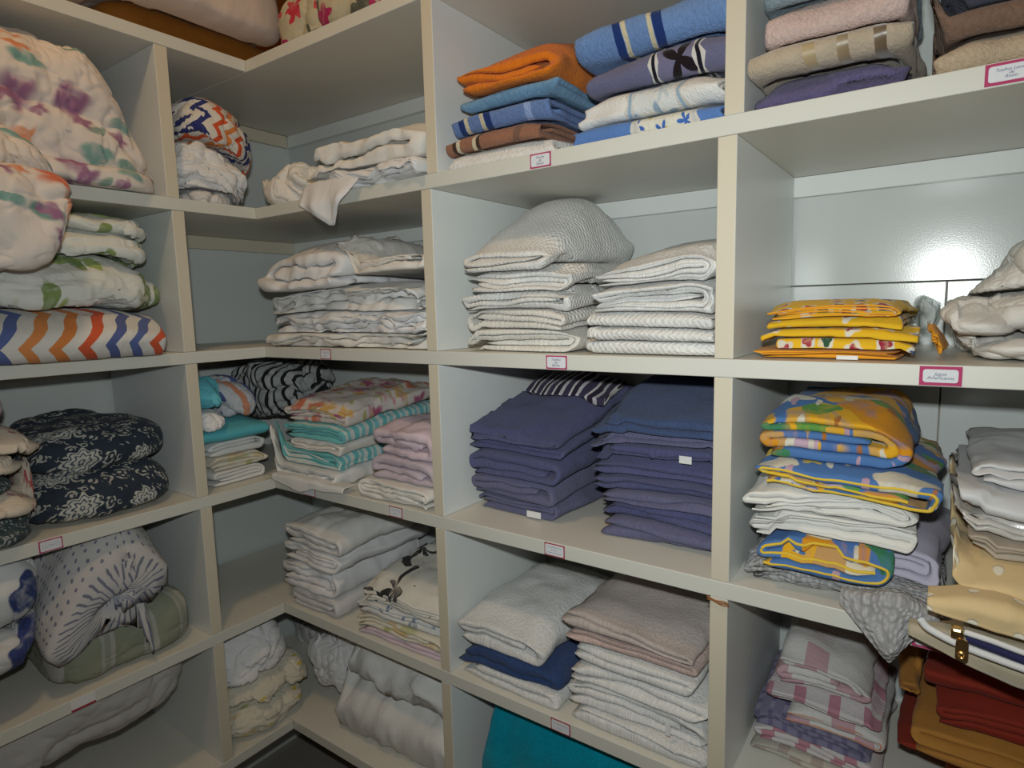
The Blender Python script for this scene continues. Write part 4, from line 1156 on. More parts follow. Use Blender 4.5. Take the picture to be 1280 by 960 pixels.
fin(o, 'aqua pillow corner poking out beside the left divider', 'pillow')
begin_stack(101, -0.3183, 0.004, (0, 0), -0.36, 0.516, -0.0250, 0.09)
o = folded('bed_sheet', 'B', -0.0343, 0.2057, 0.0150, 0.3150, -0.3175, -0.2783, M['sheet_offwhite'], seed=1718, n=3, wr=0.005, cr=0.008, mess=0.9, wob=0.006, extra=[dict(u0=-0.0036, u1=0.261, w0=-0.001, win=0.03, zt=-0.308, lens=[(0, 0.004), (0.3, 0.014), (0.42, 0.02), (0.6, 0.008), (1, 0.002)], th=0.004, amp=0.004, f=24, seed=78)])
fin(o, 'white sheet with a hanging corner at the bottom of the floral pile', 'sheet')
o = folded('bed_sheet', 'B', -0.0315, 0.2072, 0.0300, 0.3300, -0.2771, -0.2399, M['aqua_stripe'], seed=1719, n=5, wob=0.006, wr=0.004, mess=0.8, cr=0.004)
fin(o, 'aqua striped sheet between two white ones', 'sheet')
o = folded('bed_sheet', 'B', 0.0249, 0.2153, 0.0300, 0.3300, -0.2387, -0.2092, M['sheet_ivory'], seed=1720, n=3, wob=0.006, wr=0.005, cr=0.006)
fin(o, 'ivory sheet between the two aqua striped ones', 'sheet')
o = folded('bed_sheet', 'B', -0.0030, 0.2240, 0.0300, 0.3300, -0.2080, -0.1711, M['aqua_stripe'], seed=1721, n=4, wob=0.006, wr=0.004, mess=0.8, cr=0.004, uvoff=(0.02, 0.01))
fin(o, 'aqua striped sheet right under the rose print', 'sheet')
o = folded('bed_sheet', 'B', 0.0081, 0.2326, 0.0300, 0.3400, -0.1699, -0.1335, M['rose_sheet'], seed=1722, n=4, wob=0.006, wr=0.004, cr=0.005, top=True)
fin(o, 'sheet printed with purple and red roses on top of the left pile', 'sheet')
begin_stack(102, -0.3183, 0.004, (0, 0), -0.36, 0.516, -0.0250, 0)
o = folded('bed_sheet', 'B', 0.2794, 0.5120, 0.0100, 0.3000, -0.3175, -0.2738, M['sheet_ivory'], seed=1735, n=4, wob=0.006, wr=0.006, cr=0.009, rs=1.0, flip=True, mess=0.7)
fin(o, 'ivory rolled sheet at the bottom by the divider', 'sheet')
o = folded('bed_sheet', 'B', 0.2980, 0.5055, 0.0250, 0.3150, -0.2726, -0.2164, M['sheet_mauve'], seed=1736, n=3, wob=0.006, wr=0.005, cr=0.006)
fin(o, 'grey mauve folded sheet above the ivory roll', 'sheet')
o = folded('bed_sheet', 'B', 0.3182, 0.5086, 0.0250, 0.3250, -0.2152, -0.1528, M['sheet_pinkmauve'], seed=1737, n=3, wob=0.006, wr=0.005, cr=0.008, tu=-0.1, top=True)
fin(o, 'pink mauve satin sheet on top by the divider', 'sheet')
begin_stack(103, -0.3183, 0, (0, 0), -0.36, 0.516, -0.0250, 0)
o = bundle('bed_sheet', 'B', [dict(u0=-0.352, u1=-0.1145, w0=0.06, w1=0.34, z0=-0.2, z1=-0.035, p=2.6, amp=0.018, f=10, seed=1342)], M['black_stripe'])
fin(o, 'black and white printed sheet crumpled at the back of the corner', 'sheet')
begin_stack(111, -0.3183, 0.005, (-0.04, 0), 0.542, 1.051, -0.0250, 0.17)
o = folded('towel', 'B', 0.5519, 0.7508, 0.0850, 0.3450, -0.3175, -0.2830, M['terry_violet_pale'], seed=1111, n=4, wr=0.005, mess=0.7, hem=(M['terry_violet_pale'], 0.0014))
fin(o, 'pale violet towel at the bottom of the left violet pile, white care label showing', 'towel', 'violet blue towels')
o = folded('towel', 'B', 0.5494, 0.7511, 0.0800, 0.3400, -0.2818, -0.2419, M['terry_violet_pale'], seed=1112, n=3, wr=0.005, tu=-0.15, hem=(M['terry_violet_pale'], 0.0014))
fin(o, 'pale violet towel second from the bottom of the left violet pile', 'towel', 'violet blue towels')
o = folded('towel', 'B', 0.5460, 0.7648, 0.0750, 0.3450, -0.2407, -0.1990, M['terry_violet'], seed=1113, n=3, wr=0.005)
fin(o, 'violet blue towel in the middle of the left violet pile', 'towel', 'violet blue towels')
o = folded('towel', 'B', 0.5460, 0.7684, 0.0750, 0.3450, -0.1978, -0.1775, M['terry_violet'], seed=1114, n=2, wr=0.004)
fin(o, 'thin violet blue towel second from the top of the left violet pile', 'towel', 'violet blue towels')
o = folded('towel', 'B', 0.5460, 0.7720, 0.0750, 0.3550, -0.1763, -0.1531, M['terry_violet'], seed=1115, n=3, wr=0.005, top=True, wedge=0.8)
fin(o, 'violet blue towel on top of the left violet pile', 'towel', 'violet blue towels')
o = folded('towel', 'B', 0.6077, 0.7776, 0.2000, 0.3400, -0.1219, -0.1019, M['navy_white_band'], seed=1893, n=2, mode='fold', wr=0.004, cr=0.003, sag=0.04)
fin(o, 'dark cloth with a white patterned band lying at the back of the left violet pile', 'towel')
begin_stack(112, -0.3183, 0.004, (0, 0), 0.542, 1.051, -0.0250, 0.14)
o = folded('towel', 'B', 0.8255, 1.0470, 0.0850, 0.3350, -0.3175, -0.2807, M['terry_violet_pale'], seed=1121, n=2, wr=0.005)
fin(o, 'pale violet towel at the bottom of the right violet pile', 'towel', 'violet blue towels')
o = folded('towel', 'B', 0.8226, 1.0470, 0.0850, 0.3450, -0.2795, -0.2520, M['terry_violet'], seed=1122, n=2, wr=0.005)
fin(o, 'violet blue towel second from the bottom of the right violet pile', 'towel', 'violet blue towels')
o = folded('towel', 'B', 0.8196, 1.0470, 0.0850, 0.3450, -0.2508, -0.2329, M['terry_violet_pale'], seed=1123, n=2, wr=0.004)
fin(o, 'greyish violet towel third from the bottom of the right violet pile', 'towel', 'violet blue towels')
o = folded('towel', 'B', 0.8104, 1.0470, 0.0850, 0.3550, -0.2317, -0.2086, M['terry_violet'], seed=1124, n=2, wr=0.004)
fin(o, 'violet blue towel in the middle of the right violet pile', 'towel', 'violet blue towels')
o = folded('towel', 'B', 0.8058, 1.0470, 0.0850, 0.3550, -0.2074, -0.1857, M['terry_violet'], seed=1125, n=2, wr=0.004)
fin(o, 'violet blue towel third from the top of the right violet pile', 'towel', 'violet blue towels')
o = folded('towel', 'B', 0.8140, 1.0470, 0.0850, 0.3550, -0.1845, -0.1629, M['terry_violet'], seed=1126, n=2, wr=0.004)
fin(o, 'violet blue towel second from the top of the right violet pile', 'towel', 'violet blue towels')
o = folded('towel', 'B', 0.8126, 1.0470, 0.0850, 0.3550, -0.1617, -0.1456, M['terry_violet_pale'], seed=1127, n=2, wr=0.004, tu=0.3)
fin(o, 'greyish violet towel under the dusk blue one', 'towel', 'violet blue towels')
o = folded('towel', 'B', 0.8036, 1.0470, 0.0850, 0.3550, -0.1444, -0.1085, M['terry_bluegrey'], seed=1128, n=2, wr=0.005, top=True, tu=0.3, wedge=0.5)
fin(o, 'dusk blue towel on top of the right violet pile', 'towel', 'violet blue towels')
begin_stack(121, -0.3183, 0.005, (0, 0), 1.0775, 1.59, -0.0250, 0)
o = folded('tablecloth', 'B', 1.0837, 1.3202, 0.0300, 0.3300, -0.3175, -0.2769, M['lace'], seed=2058, n=4, wr=0.006, cr=0.008, mess=0.9, wob=0.015, extra=[dict(u0=1.2192, u1=1.3175, w0=-0.003, win=0.01, zt=-0.298, lens=[(0, 0.004), (0.2, 0.018), (0.45, 0.03), (0.62, 0.05), (0.76, 0.03), (1, 0.004)], th=0.014, amp=0.011, f=26, seed=79), dict(u0=1.2335, u1=1.3019, w0=-0.001, win=0.02, zt=-0.3, lens=[(0, 0.01), (0.4, 0.03), (0.7, 0.035), (1, 0.01)], th=0.008, amp=0.006, f=30, seed=89)])
fin(o, 'grey lace tablecloth at the bottom with a bunched end over the shelf edge', 'tablecloth')
o = folded('tablecloth', 'B', 1.1604, 1.3299, 0.0450, 0.3350, -0.2757, -0.2294, M['sheet_lavender'], seed=2059, n=4, wr=0.004, cr=0.003, tu=-0.2)
fin(o, 'lavender tablecloth sticking out to the right above the grey lace', 'tablecloth')
o = folded('tablecloth', 'B', 1.1043, 1.2756, 0.0150, 0.2850, -0.2747, -0.2361, M['sunflower'], seed=1213, n=3, wr=0.005, cr=0.004, uvoff=(0.1, 0.05), hem=(M['yellow_edge'], 0.0022))
fin(o, 'blue and yellow flowered cloth between the white tablecloths and the lavender one', 'tablecloth', 'folded tablecloths')
o = folded('tablecloth', 'B', 1.0827, 1.3031, 0.0200, 0.3100, -0.2349, -0.1994, M['linen_white'], seed=1214, n=4, wr=0.006, cr=0.004, mess=0.8, zig=True, hem=(M['linen_white'], 0.0014))
fin(o, 'white ribbed tablecloth, the lower of two', 'tablecloth', 'folded tablecloths')
o = folded('tablecloth', 'B', 1.0830, 1.2952, 0.0200, 0.3200, -0.1982, -0.1653, M['linen_white'], seed=1215, n=4, wr=0.006, cr=0.004, mess=0.8, hem=(M['linen_white'], 0.0014))
fin(o, 'white ribbed tablecloth, the upper of two, under the yellow flowers', 'tablecloth', 'folded tablecloths')
o = folded('tablecloth', 'B', 1.1067, 1.3141, 0.0120, 0.3220, -0.1641, -0.1287, M['sunflower'], seed=1216, n=3, wr=0.006, cr=0.004, uvoff=(0.4, 0.3), tu=0.0, mess=0.8, hem=(M['yellow_edge'], 0.0022))
fin(o, 'blue and yellow flowered tablecloth with yellow hem, second from top', 'tablecloth', 'folded tablecloths')
o = folded('tablecloth', 'B', 1.0976, 1.2792, 0.0250, 0.3250, -0.1275, -0.0604, M['sunflower'], seed=1217, n=5, wr=0.004, uvoff=(0.9, 0.6), top=True, puff=0.3)
fin(o, 'blue and yellow flowered tablecloth folded thick on top of the pile', 'tablecloth', 'folded tablecloths')
begin_stack(122, -0.3183, 0.003, (0, 0), 1.0775, 1.59, -0.0250, 0)
o = folded('zip_bag', 'B', 1.3370, 1.4961, -0.0200, 0.2600, -0.3175, -0.2606, M['navy_stripe'], seed=1221, n=3, wr=0.005, cr=0.005, extra=[dict(u0=1.2949, u1=1.4866, w0=-0.046, win=0.012, zt=-0.298, lens=[(0, 0.002), (0.1, 0.007), (0.25, 0.014), (0.5, 0.024), (1, 0.026)], th=0.012, amp=0.004, f=14, seed=81)])
fin(o, 'khaki cloth bag with navy stripe and white zip hanging over the shelf edge', 'bag')
o = folded('blanket', 'B', 1.3299, 1.4909, -0.0300, 0.2500, -0.2594, -0.2094, M['cream_dots'], seed=2076, n=2, mode='fold', wr=0.006, cr=0.006, puff=0.3, extra=[dict(u0=1.3066, u1=1.4098, w0=-0.064, win=0.03, zt=-0.256, lens=[(0, 0.002), (0.3, 0.006), (0.6, 0.01), (1, 0.012)], th=0.016, amp=0.007, f=18, seed=82)])
fin(o, 'pale yellow blanket with raised white dots', 'blanket')
o = folded('tablecloth', 'B', 1.3407, 1.4955, 0.0000, 0.2900, -0.2082, -0.1873, M['linen_taupe'], seed=2077, n=3, wr=0.004, cr=0.003)
fin(o, 'taupe linen cloth above the yellow dotted blanket', 'tablecloth')
o = folded('tablecloth', 'B', 1.3305, 1.4938, 0.0000, 0.2900, -0.1861, -0.1629, M['satin_silver'], seed=2078, n=3, wr=0.005, cr=0.009, crf=14)
fin(o, 'shiny silver satin cloth under the pale grey one', 'tablecloth')
o = folded('bed_sheet', 'B', 1.3261, 1.4921, 0.0000, 0.2900, -0.1617, -0.1361, M['satin_grey'], seed=2079, n=2, mode='fold', wr=0.004, cr=0.005)
fin(o, 'pale grey satin sheet, lower half of the top of the far right pile', 'sheet')
o = folded('bed_sheet', 'B', 1.3322, 1.4960, 0.0300, 0.3100, -0.1349, -0.1070, M['satin_grey'], seed=2080, n=3, wr=0.004, cr=0.006, top=True)
fin(o, 'pale grey satin sheet folded on top of the far right pile', 'sheet')
begin_stack(131, -0.6377, 0, (0, 0), -0.7, -0.191, -0.3433, 0)
o = bundle('blanket', 'L', [dict(u0=-0.4655, u1=-0.199, w0=0.02, w1=0.27, z0=-0.6641, z1=-0.5259, p=4.5, amp=0.007, f=8, pinch=0.1, k=50, seed=1706)], M['sage_stripe'])
fin(o, 'sage green striped blanket at the bottom of the dotted pile', 'blanket')
o = bundle('comforter', 'L', [dict(u0=-0.4012, u1=-0.2293, w0=0.04, w1=0.24, z0=-0.6179, z1=-0.5665, p=2.6, amp=0.008, f=8, pinch=0.3, seed=1709)], M['paisley'])
fin(o, 'navy paisley cloth edge squeezed between the sage blanket and dotted quilt', 'comforter')
o = folded('comforter', 'L', -0.4819, -0.2123, 0.0000, 0.2800, -0.6369, -0.3391, M['dotted'], seed=2230, n=3, flip=True, mode='edge', rs=1.0, wr=0.008, cr=0.006, puff=0.35, mess=0.2, tu=0.2, dome=0.01, sag=0)
fin(o, 'white and blue dotted comforter folded in a big loop', 'comforter')
begin_stack(132, -0.6377, 0, (0, 0), -0.7, -0.37, -0.3433, 0)
o = bundle('pillow', 'L', [dict(u0=-0.692, u1=-0.4833, w0=-0.01, w1=0.23, z0=-0.5496, z1=-0.4565, p=2.6, amp=0.008, f=8, pinch=0.2, seed=1719)], M['blueflower_dense'])
fin(o, 'navy flowered pillow below the white one with blue flowers', 'pillow')
o = bundle('pillow', 'L', [dict(u0=-0.6825, u1=-0.4649, w0=-0.01, w1=0.25, z0=-0.4793, z1=-0.3333, p=2.6, amp=0.01, f=7, pinch=0.15, seed=1722)], M['blueflower'])
fin(o, 'white pillow with big dark blue flowers at the left edge', 'pillow')
begin_stack(141, -0.6377, 0.004, (0, 0), -0.36, 0.516, -0.3433, 0)
o = folded('bed_sheet', 'B', -0.0040, 0.1905, 0.0150, 0.2950, -0.6369, -0.5864, M['sheet_grey'], seed=2398, n=3, wob=0.006, wr=0.004, cr=0.004)
fin(o, 'white sheet folded flat at the bottom, alone on the shelf edge', 'sheet')
o = folded('bed_sheet', 'B', -0.0548, 0.1845, 0.0200, 0.3100, -0.5852, -0.5177, M['sheet_white'], seed=1412, n=4, wob=0.006, wr=0.006, cr=0.008, tu=0.2, mess=0.9, rs=1)
fin(o, 'white sheet with a drooping left end above the bottom one', 'sheet')
o = folded('bed_sheet', 'B', -0.0316, 0.1943, 0.0200, 0.3200, -0.5165, -0.4708, M['sheet_white'], seed=1413, n=4, wob=0.006, wr=0.005, cr=0.006)
fin(o, 'white sheet second from the top of the left sheet pile', 'sheet')
o = folded('bed_sheet', 'B', -0.0183, 0.2073, 0.0200, 0.3300, -0.4696, -0.4183, M['sheet_offwhite'], seed=1414, n=3, wob=0.006, wr=0.005, cr=0.006, top=True)
fin(o, 'white sheet on top of the left sheet pile under the shelf', 'sheet')
begin_stack(142, -0.6377, 0.003, (0, 0), -0.36, 0.516, -0.3433, 0.14)
o = folded('bed_sheet', 'B', 0.2555, 0.5120, 0.0120, 0.2820, -0.6369, -0.6165, M['sheet_pinkmauve'], seed=2415, n=2, wob=0.006, wr=0.005, cr=0.004)
fin(o, 'pink edged sheet at the bottom of the printed pile', 'sheet')
o = folded('bed_sheet', 'B', 0.2459, 0.5120, 0.0200, 0.3000, -0.6153, -0.5874, M['lemon_floral'], seed=2416, n=3, wob=0.006, wr=0.005, cr=0.003)
fin(o, 'cream flowered sheet with scalloped hem above the pink one', 'sheet')
o = folded('bed_sheet', 'B', 0.2487, 0.5120, 0.0200, 0.3000, -0.5862, -0.5559, M['blue_edge'], seed=2417, n=3, wob=0.006, wr=0.005, cr=0.003)
fin(o, 'white sheet with blue printed edge', 'sheet')
o = folded('bed_sheet', 'B', 0.2575, 0.5120, 0.0200, 0.3200, -0.5547, -0.5172, M['toile'], seed=2418, n=4, wob=0.006, wr=0.005, cr=0.003, top=True)
fin(o, 'white sheet with black ink print on top of the printed pile', 'sheet')
begin_stack(151, -0.6377, 0.004, (0, 0), 0.542, 1.051, -0.3433, 0)
o = folded('towel', 'B', 0.5555, 0.7813, 0.0200, 0.3100, -0.6369, -0.6018, M['terry_white'], seed=2568, n=2, wr=0.006, rs=0.8)
fin(o, 'white towel at the bottom under the navy one', 'towel', 'folded bath towels')
o = folded('towel', 'B', 0.5490, 0.7754, 0.0200, 0.3100, -0.6006, -0.5600, M['terry_navy'], seed=2569, n=2, wr=0.006, rs=0.8)
fin(o, 'navy blue folded towel between two white ones', 'towel', 'folded bath towels')
o = folded('towel', 'B', 0.5460, 0.7564, 0.0150, 0.3350, -0.5588, -0.4969, M['terry_white'], seed=2570, n=3, wr=0.007, top=True, puff=0.3, dome=0.012, rs=0.8)
fin(o, 'big white folded towel lying on the navy one', 'towel', 'folded bath towels')
begin_stack(152, -0.6377, 0.003, (0, 0), 0.542, 1.051, -0.3433, 0)
o = folded('towel', 'B', 0.7996, 1.0420, 0.0200, 0.3200, -0.6369, -0.6042, M['terry_white'], seed=1521, n=2, wr=0.006, rs=0.9)
fin(o, 'white towel at the bottom of the thick right pile', 'towel', 'folded bath towels')
o = folded('towel', 'B', 0.7889, 1.0414, 0.0200, 0.3200, -0.6030, -0.5584, M['terry_white'], seed=1522, n=3, wr=0.006, rs=0.9)
fin(o, 'white towel second from the bottom of the thick right pile', 'towel', 'folded bath towels')
o = folded('towel', 'B', 0.7945, 1.0385, 0.0200, 0.3200, -0.5572, -0.5222, M['terry_white'], seed=1523, n=2, wr=0.006, rs=0.9)
fin(o, 'white towel in the middle of the thick right pile', 'towel', 'folded bath towels')
o = folded('towel', 'B', 0.7821, 1.0331, 0.0200, 0.3200, -0.5210, -0.4863, M['terry_white'], seed=1524, n=2, wr=0.006, rs=0.9)
fin(o, 'white towel right under the taupe ones', 'towel', 'folded bath towels')
o = folded('towel', 'B', 0.7842, 1.0280, 0.0200, 0.3200, -0.4851, -0.4621, M['terry_pink'], seed=1525, n=2, mode='edge', wr=0.004)
fin(o, 'pale pink towel under the taupe towel', 'towel', 'folded bath towels')
o = folded('towel', 'B', 0.7766, 1.0227, 0.0200, 0.3400, -0.4609, -0.4342, M['terry_taupe'], seed=1526, n=2, wr=0.006, top=True, puff=0.3, rs=0.9)
fin(o, 'taupe towel on top of the thick right pile', 'towel', 'folded bath towels')
begin_stack(161, -0.6377, 0.004, (0, 0), 1.0775, 1.59, -0.3433, 0)
o = folded('kitchen_cloth', 'B', 1.0920, 1.2468, 0.1100, 0.3300, -0.6369, -0.6171, M['beige_check'], seed=2738, n=3, wr=0.005)
fin(o, 'beige checked cloth at the bottom of the kitchen cloth pile', 'cloth', 'folded kitchen cloths')
o = folded('kitchen_cloth', 'B', 1.0889, 1.2673, 0.1100, 0.3300, -0.6159, -0.5897, M['pink_check'], seed=1612, n=3, wr=0.005)
fin(o, 'white cloth with pink checks second from the bottom of the pile', 'cloth', 'folded kitchen cloths')
o = folded('kitchen_cloth', 'B', 1.0833, 1.2604, 0.1100, 0.3400, -0.5885, -0.5625, M['purple_check'], seed=1613, n=3, wr=0.006)
fin(o, 'purple grey checked cloth folded thick', 'cloth', 'folded kitchen cloths')
o = folded('kitchen_cloth', 'B', 1.1186, 1.2764, 0.1100, 0.3300, -0.5613, -0.5275, M['white_napkin'], seed=1614, n=2, mode='edge', wr=0.006, hem=(M['orange_scallop'], 0.0016))
fin(o, 'white cloth with an orange scalloped edge', 'cloth', 'folded kitchen cloths')
o = folded('kitchen_cloth', 'B', 1.1026, 1.2641, 0.1100, 0.3300, -0.5263, -0.5047, M['pink_check'], seed=1615, n=3, wr=0.005, tu=-0.3)
fin(o, 'white cloth with pink checks under the rolled one', 'cloth', 'folded kitchen cloths')
o = folded('kitchen_cloth', 'B', 1.1071, 1.2444, 0.1100, 0.3200, -0.5035, -0.4528, M['white_napkin'], seed=1616, n=5, wr=0.005, tu=-0.45, rs=1, top=True)
fin(o, 'white cloth folded into a curved roll on top of the pile', 'cloth', 'folded kitchen cloths')
begin_stack(162, -0.6377, 0.004, (0, 0), 1.0775, 1.59, -0.3433, 0)
o = folded('cloth_napkin', 'B', 1.3211, 1.5348, 0.0900, 0.3100, -0.6369, -0.5417, M['rust_cloth'], seed=2755, n=2, wr=0.004)
fin(o, 'orange cloth at the bottom of the red pile', 'cloth', 'red and orange cloths')
o = folded('cloth_napkin', 'B', 1.2816, 1.5355, 0.1000, 0.3200, -0.5405, -0.5233, M['red_cloth'], seed=2756, n=2, wr=0.004)
fin(o, 'brick red cloth above the bottom orange one', 'cloth', 'red and orange cloths')
o = folded('cloth_napkin', 'B', 1.2954, 1.5303, 0.0850, 0.3050, -0.5221, -0.4861, M['mustard_cloth'], seed=2757, n=3, wr=0.004)
fin(o, 'mustard cloth folded between two red ones', 'cloth', 'red and orange cloths')
o = folded('cloth_napkin', 'B', 1.3163, 1.5310, 0.1000, 0.3200, -0.4849, -0.4474, M['red_cloth'], seed=2758, n=3, wr=0.005)
fin(o, 'thick brick red cloth on top of the mustard one', 'cloth', 'red and orange cloths')
o = folded('cloth_napkin', 'B', 1.2750, 1.3108, 0.1400, 0.3200, -0.4762, -0.4542, M['mustard_cloth'], seed=2759, n=3, wr=0.006, cr=0.006)
fin(o, 'mustard cloth bunched at the left of the red pile', 'cloth', 'red and orange cloths')
o = folded('cloth_napkin', 'B', 1.3127, 1.5332, 0.1200, 0.3600, -0.4452, -0.4185, M['red_cloth'], seed=2760, n=2, mode='fold', wr=0.006, top=True)
fin(o, 'brick red cloth on the very top under the shelf', 'cloth', 'red and orange cloths')
begin_stack(171, -0.9510, 0, (0, 0), -0.7, -0.19, -0.6627, 0)
o = bundle('blanket', 'L', [dict(u0=-0.6896, u1=-0.198, w0=0.03, w1=0.33, z0=-0.7823, z1=-0.5373, p=4, amp=0.012, f=7, k=80, taper=0.18, seed=2226)], M['sheet_greige'])
fin(o, 'greige blanket filling the lowest left shelf', 'blanket')
begin_stack(172, -0.9510, 0, (0, 0), -0.163, 0.355, -0.6627, 0)
o = bundle('bed_sheet', 'L', [dict(u0=-0.1439, u1=0.0621, w0=0.01, w1=0.16, z0=-1.0082, z1=-0.8759, p=2.5, amp=0.014, f=11, seed=2239)], M['lemon_floral'])
fin(o, 'cream flowered sheet with a yellow spot lowest in the corner', 'sheet')
o = bundle('bed_sheet', 'L', [dict(u0=-0.1409, u1=0.0991, w0=0.015, w1=0.215, z0=-0.945, z1=-0.8243, p=2.4, amp=0.014, f=11, rot=(0, -0.1, 0), seed=2242)], M['lemon_floral'])
fin(o, 'cream flowered sheet bunched under the white pillow', 'sheet')
o = bundle('pillow', 'L', [dict(u0=-0.155, u1=0.044, w0=0.02, w1=0.26, z0=-0.8759, z1=-0.7014, p=2.7, amp=0.01, f=9, pinch=0.2, rot=(0, -0.15, 0), seed=2245)], M['sheet_white'])
fin(o, 'white pillow on the flowered sheets in the lower corner', 'pillow')
begin_stack(173, -0.9510, 0, (0, 0), -0.36, 0.516, -0.6627, 0)
o = bundle('pillow', 'B', [dict(u0=-0.352, u1=-0.1449, w0=0.22, w1=0.35, z0=-0.949, z1=-0.699, p=2.6, amp=0.012, f=9, seed=2252)], M['sheet_offwhite'])
fin(o, 'white pillow pushed to the back of the lower corner', 'pillow')
o = bundle('bed_sheet', 'B', [dict(u0=-0.0562, u1=0.1307, w0=0.08, w1=0.19, z0=-0.9065, z1=-0.7595, p=2.5, amp=0.014, f=11, seed=2255)], M['sheet_white'])
fin(o, 'white crumpled sheet between the corner pillows and the duvet', 'sheet')
o = folded('duvet', 'B', 0.1254, 0.5108, 0.0250, 0.3350, -0.9502, -0.8056, M['sheet_offwhite'], seed=2944, n=2, mode='fold', rs=1.0, wr=0.01, cr=0.016, crf=11, puff=0.3, top=True)
fin(o, 'white duvet lying lowest on the bottom corner shelf', 'duvet')
o = folded('duvet', 'B', 0.1526, 0.4928, 0.0500, 0.3400, -0.8044, -0.7048, M['sheet_offwhite'], seed=2945, n=2, mode='fold', rs=1.0, wr=0.01, cr=0.016, crf=11, puff=0.3, top=True)
fin(o, 'white duvet upper on the bottom corner shelf by the divider', 'duvet')
begin_stack(174, -0.9510, 0, (0, 0), 0.542, 1.051, -0.6627, 0)
o = folded('towel', 'B', 0.5741, 1.0470, 0.0600, 0.3400, -0.9480, -0.7030, M['terry_teal'], seed=2959, n=4, mode='fold', puff=0.15, wr=0.008, uvoff=(0, 0), rs=0.35, hem=(M['terry_red'], 0.006))
fin(o, 'large teal towel folded thick on the lowest middle shelf', 'towel')
shelf_label('B', 0.7565, 0.7952, 0.2949, 0.3169, 'Toalha\nde\nRosto', 'small pink bordered label reading Toalha de Rosto under the white towel', 'magenta', 0.0022, False)
shelf_label('B', 1.3312, 1.3763, 0.2949, 0.3169, 'Toalhas Lavabo\nde\nRosto', 'wide pink bordered label at the upper right edge under the plain beige towel', 'magenta', 0.003, False)
shelf_label('B', 0.1872, 0.2243, 0.2949, 0.3169, '~2', 'red bordered label half hidden by the hanging corner of the white cover', 'red_ink', 0.0018, False)
shelf_label('B', 0.2019, 0.2369, -0.0235, -0.0015, '~2', 'small red bordered label under the crumpled white pile', 'red_ink', 0.0018, False)
shelf_label('B', 0.7800, 0.8192, -0.0235, -0.0015, 'Toalhas\nde\nBanho', 'pink bordered label reading Toalhas de Banho under the white waffle towels', 'magenta', 0.0022, False)
shelf_label('B', 1.2886, 1.3289, -0.0235, -0.0015, 'Jogos\nAmericanos', 'wide pink bordered label reading Jogos Americanos under the yellow cloths', 'magenta', 0.0035, False)
shelf_label('L', -0.4794, -0.4425, -0.3418, -0.3198, '~1', 'magenta bordered label on the left shelf under the navy paisley comforter', 'magenta', 0.002, False)
shelf_label('B', 0.1098, 0.1516, -0.3418, -0.3198, '~1', 'red bordered label under the aqua striped sheets', 'red_ink', 0.0016, False)
shelf_label('B', 0.3931, 0.4305, -0.3418, -0.3198, '~2', 'red bordered label under the ivory rolled sheet', 'red_ink', 0.0016, False)
shelf_label('B', 0.7703, 0.8098, -0.3418, -0.3198, '~3', 'red bordered label under the violet blue towels', 'red_ink', 0.0018, False)
shelf_label('B', 1.2965, 1.3340, -0.3418, -0.3198, '~2', 'magenta bordered label partly covered by the khaki zip bag', 'magenta', 0.003, False)
shelf_label('L', -0.4599, -0.4192, -0.6612, -0.6392, '', 'torn label with only its red lower border left, on the left shelf edge', 'red_ink', 0.0022, True)
shelf_label('B', 0.7770, 0.8161, -0.6612, -0.6392, '~2', 'red bordered label above the teal towel', 'red_ink', 0.0018, False)
t_ = [np.array([[1.0638-.0150+.030*s, -.0030-.0006*k+.0*s, -0.3475+.0022*k-.004*s+.0012*math.sin(7*s+k)] for s in np.linspace(0,1,16)]) for k in range(3)]
o = tube('twine', np.concatenate([t_[0], t_[1][::-1], t_[2]]), .0009, M['twine'])
fin(o, 'brown twine wound round the divider just below a shelf', 'string')
towel_l = [o for o in sc.objects if o.get('label','').startswith('pale violet towel at the bottom of the left')][0]
bag_ = [o for o in sc.objects if o.get('category','')=='bag' and 'khaki' in o['label']][0]
def onto(par, pts, r, name, mat):
    P = np.array(pts); t = np.linspace(0, len(P) - 1, 40); P = np.stack([np.interp(t, range(len(P)), P[:, k]) for k in range(3)], 1)
    for _ in range(6): P[1:-1] = (P[:-2] + 2 * P[1:-1] + P[2:]) / 4
    o = tube(name, P, r, M[mat], None, 8); o.data.transform(Matrix.Translation(-par.location)); o.parent = par; return o
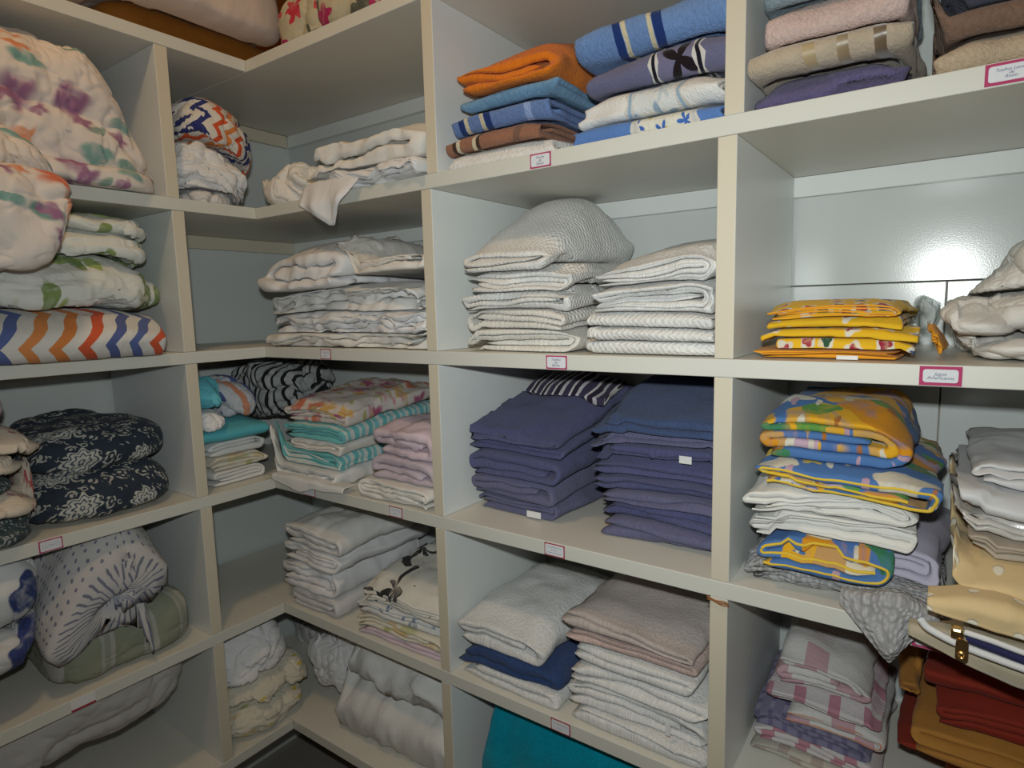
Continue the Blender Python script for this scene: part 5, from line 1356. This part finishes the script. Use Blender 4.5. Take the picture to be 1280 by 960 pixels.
onto(bag_, [(1.3049, -0.076, -0.2724), (1.3104, -0.076, -0.2801), (1.33, -0.076, -0.2879), (1.351, -0.076, -0.2931), (1.3937, -0.076, -0.3003), (1.4362, -0.076, -0.3042)], .0042, 'zip_tape', 'zip')
onto(bag_, [(1.3438, -0.078, -0.2747), (1.3667, -0.078, -0.2775), (1.3925, -0.078, -0.2824), (1.4348, -0.078, -0.287)], .0032, 'zip_tape', 'zip')
onto(bag_, [(1.3456, -0.075, -0.2818), (1.3673, -0.075, -0.2858), (1.3933, -0.075, -0.2914), (1.4358, -0.075, -0.2965)], .0050, 'navy_stripe', 'navy')
zs_ = box('zip_slider', (1.3309, -.090, -0.2799), (1.3429, -.078, -0.2679), M['brass'], None, .003)
zp_ = plate('zip_pull', 'B', 1.3363, 1.3473, -0.3008, -0.2777, -.0915, -.0885, M['brass'], None, .004)
hole_ = tube('ring', np.array([(1.3418 + .003 * math.cos(k), -.0925, -0.2948 + .003 * math.sin(k)) for k in np.linspace(0, 6.28, 20)]), .0011, M['brass'])
for o in (zs_, zp_, hole_):
    o.data.transform(Matrix.Translation(-bag_.location)); o.parent = bag_
hole_.parent = zp_
plate('care_label', 'B', 0.6833, 0.7143, -0.3135, -0.3015, .0755, .0765, M['label_white'], None)
cl_ = sc.objects.get('care_label'); cl_.parent = towel_l; cl_.matrix_parent_inverse = Matrix.Translation(-towel_l.location)
c_ = plate('care_label', 'B', 1.1990, 1.2230, 0.0014, 0.0064, 0.0248, 0.0256, M['label_white'], None)
p_ = [o for o in sc.objects if o.get('label','').startswith('orange hemmed cloth at the bottom')][0]; c_.data.transform(Matrix.Translation(-p_.location)); c_.parent = p_
c_ = plate('care_label', 'B', 0.9754, 0.9954, -0.1741, -0.1621, 0.0788, 0.0796, M['label_white'], None)
p_ = [o for o in sc.objects if o.get('label','').startswith('violet blue towel second from the top of the right')][0]; c_.data.transform(Matrix.Translation(-p_.location)); c_.parent = p_
c_ = plate('care_label', 'B', 0.9826, 0.9906, -0.5947, -0.5747, 0.0088, 0.0096, M['label_white'], None)
p_ = [o for o in sc.objects if o.get('label','').startswith('white towel in the middle of the thick right')][0]; c_.data.transform(Matrix.Translation(-p_.location)); c_.parent = p_
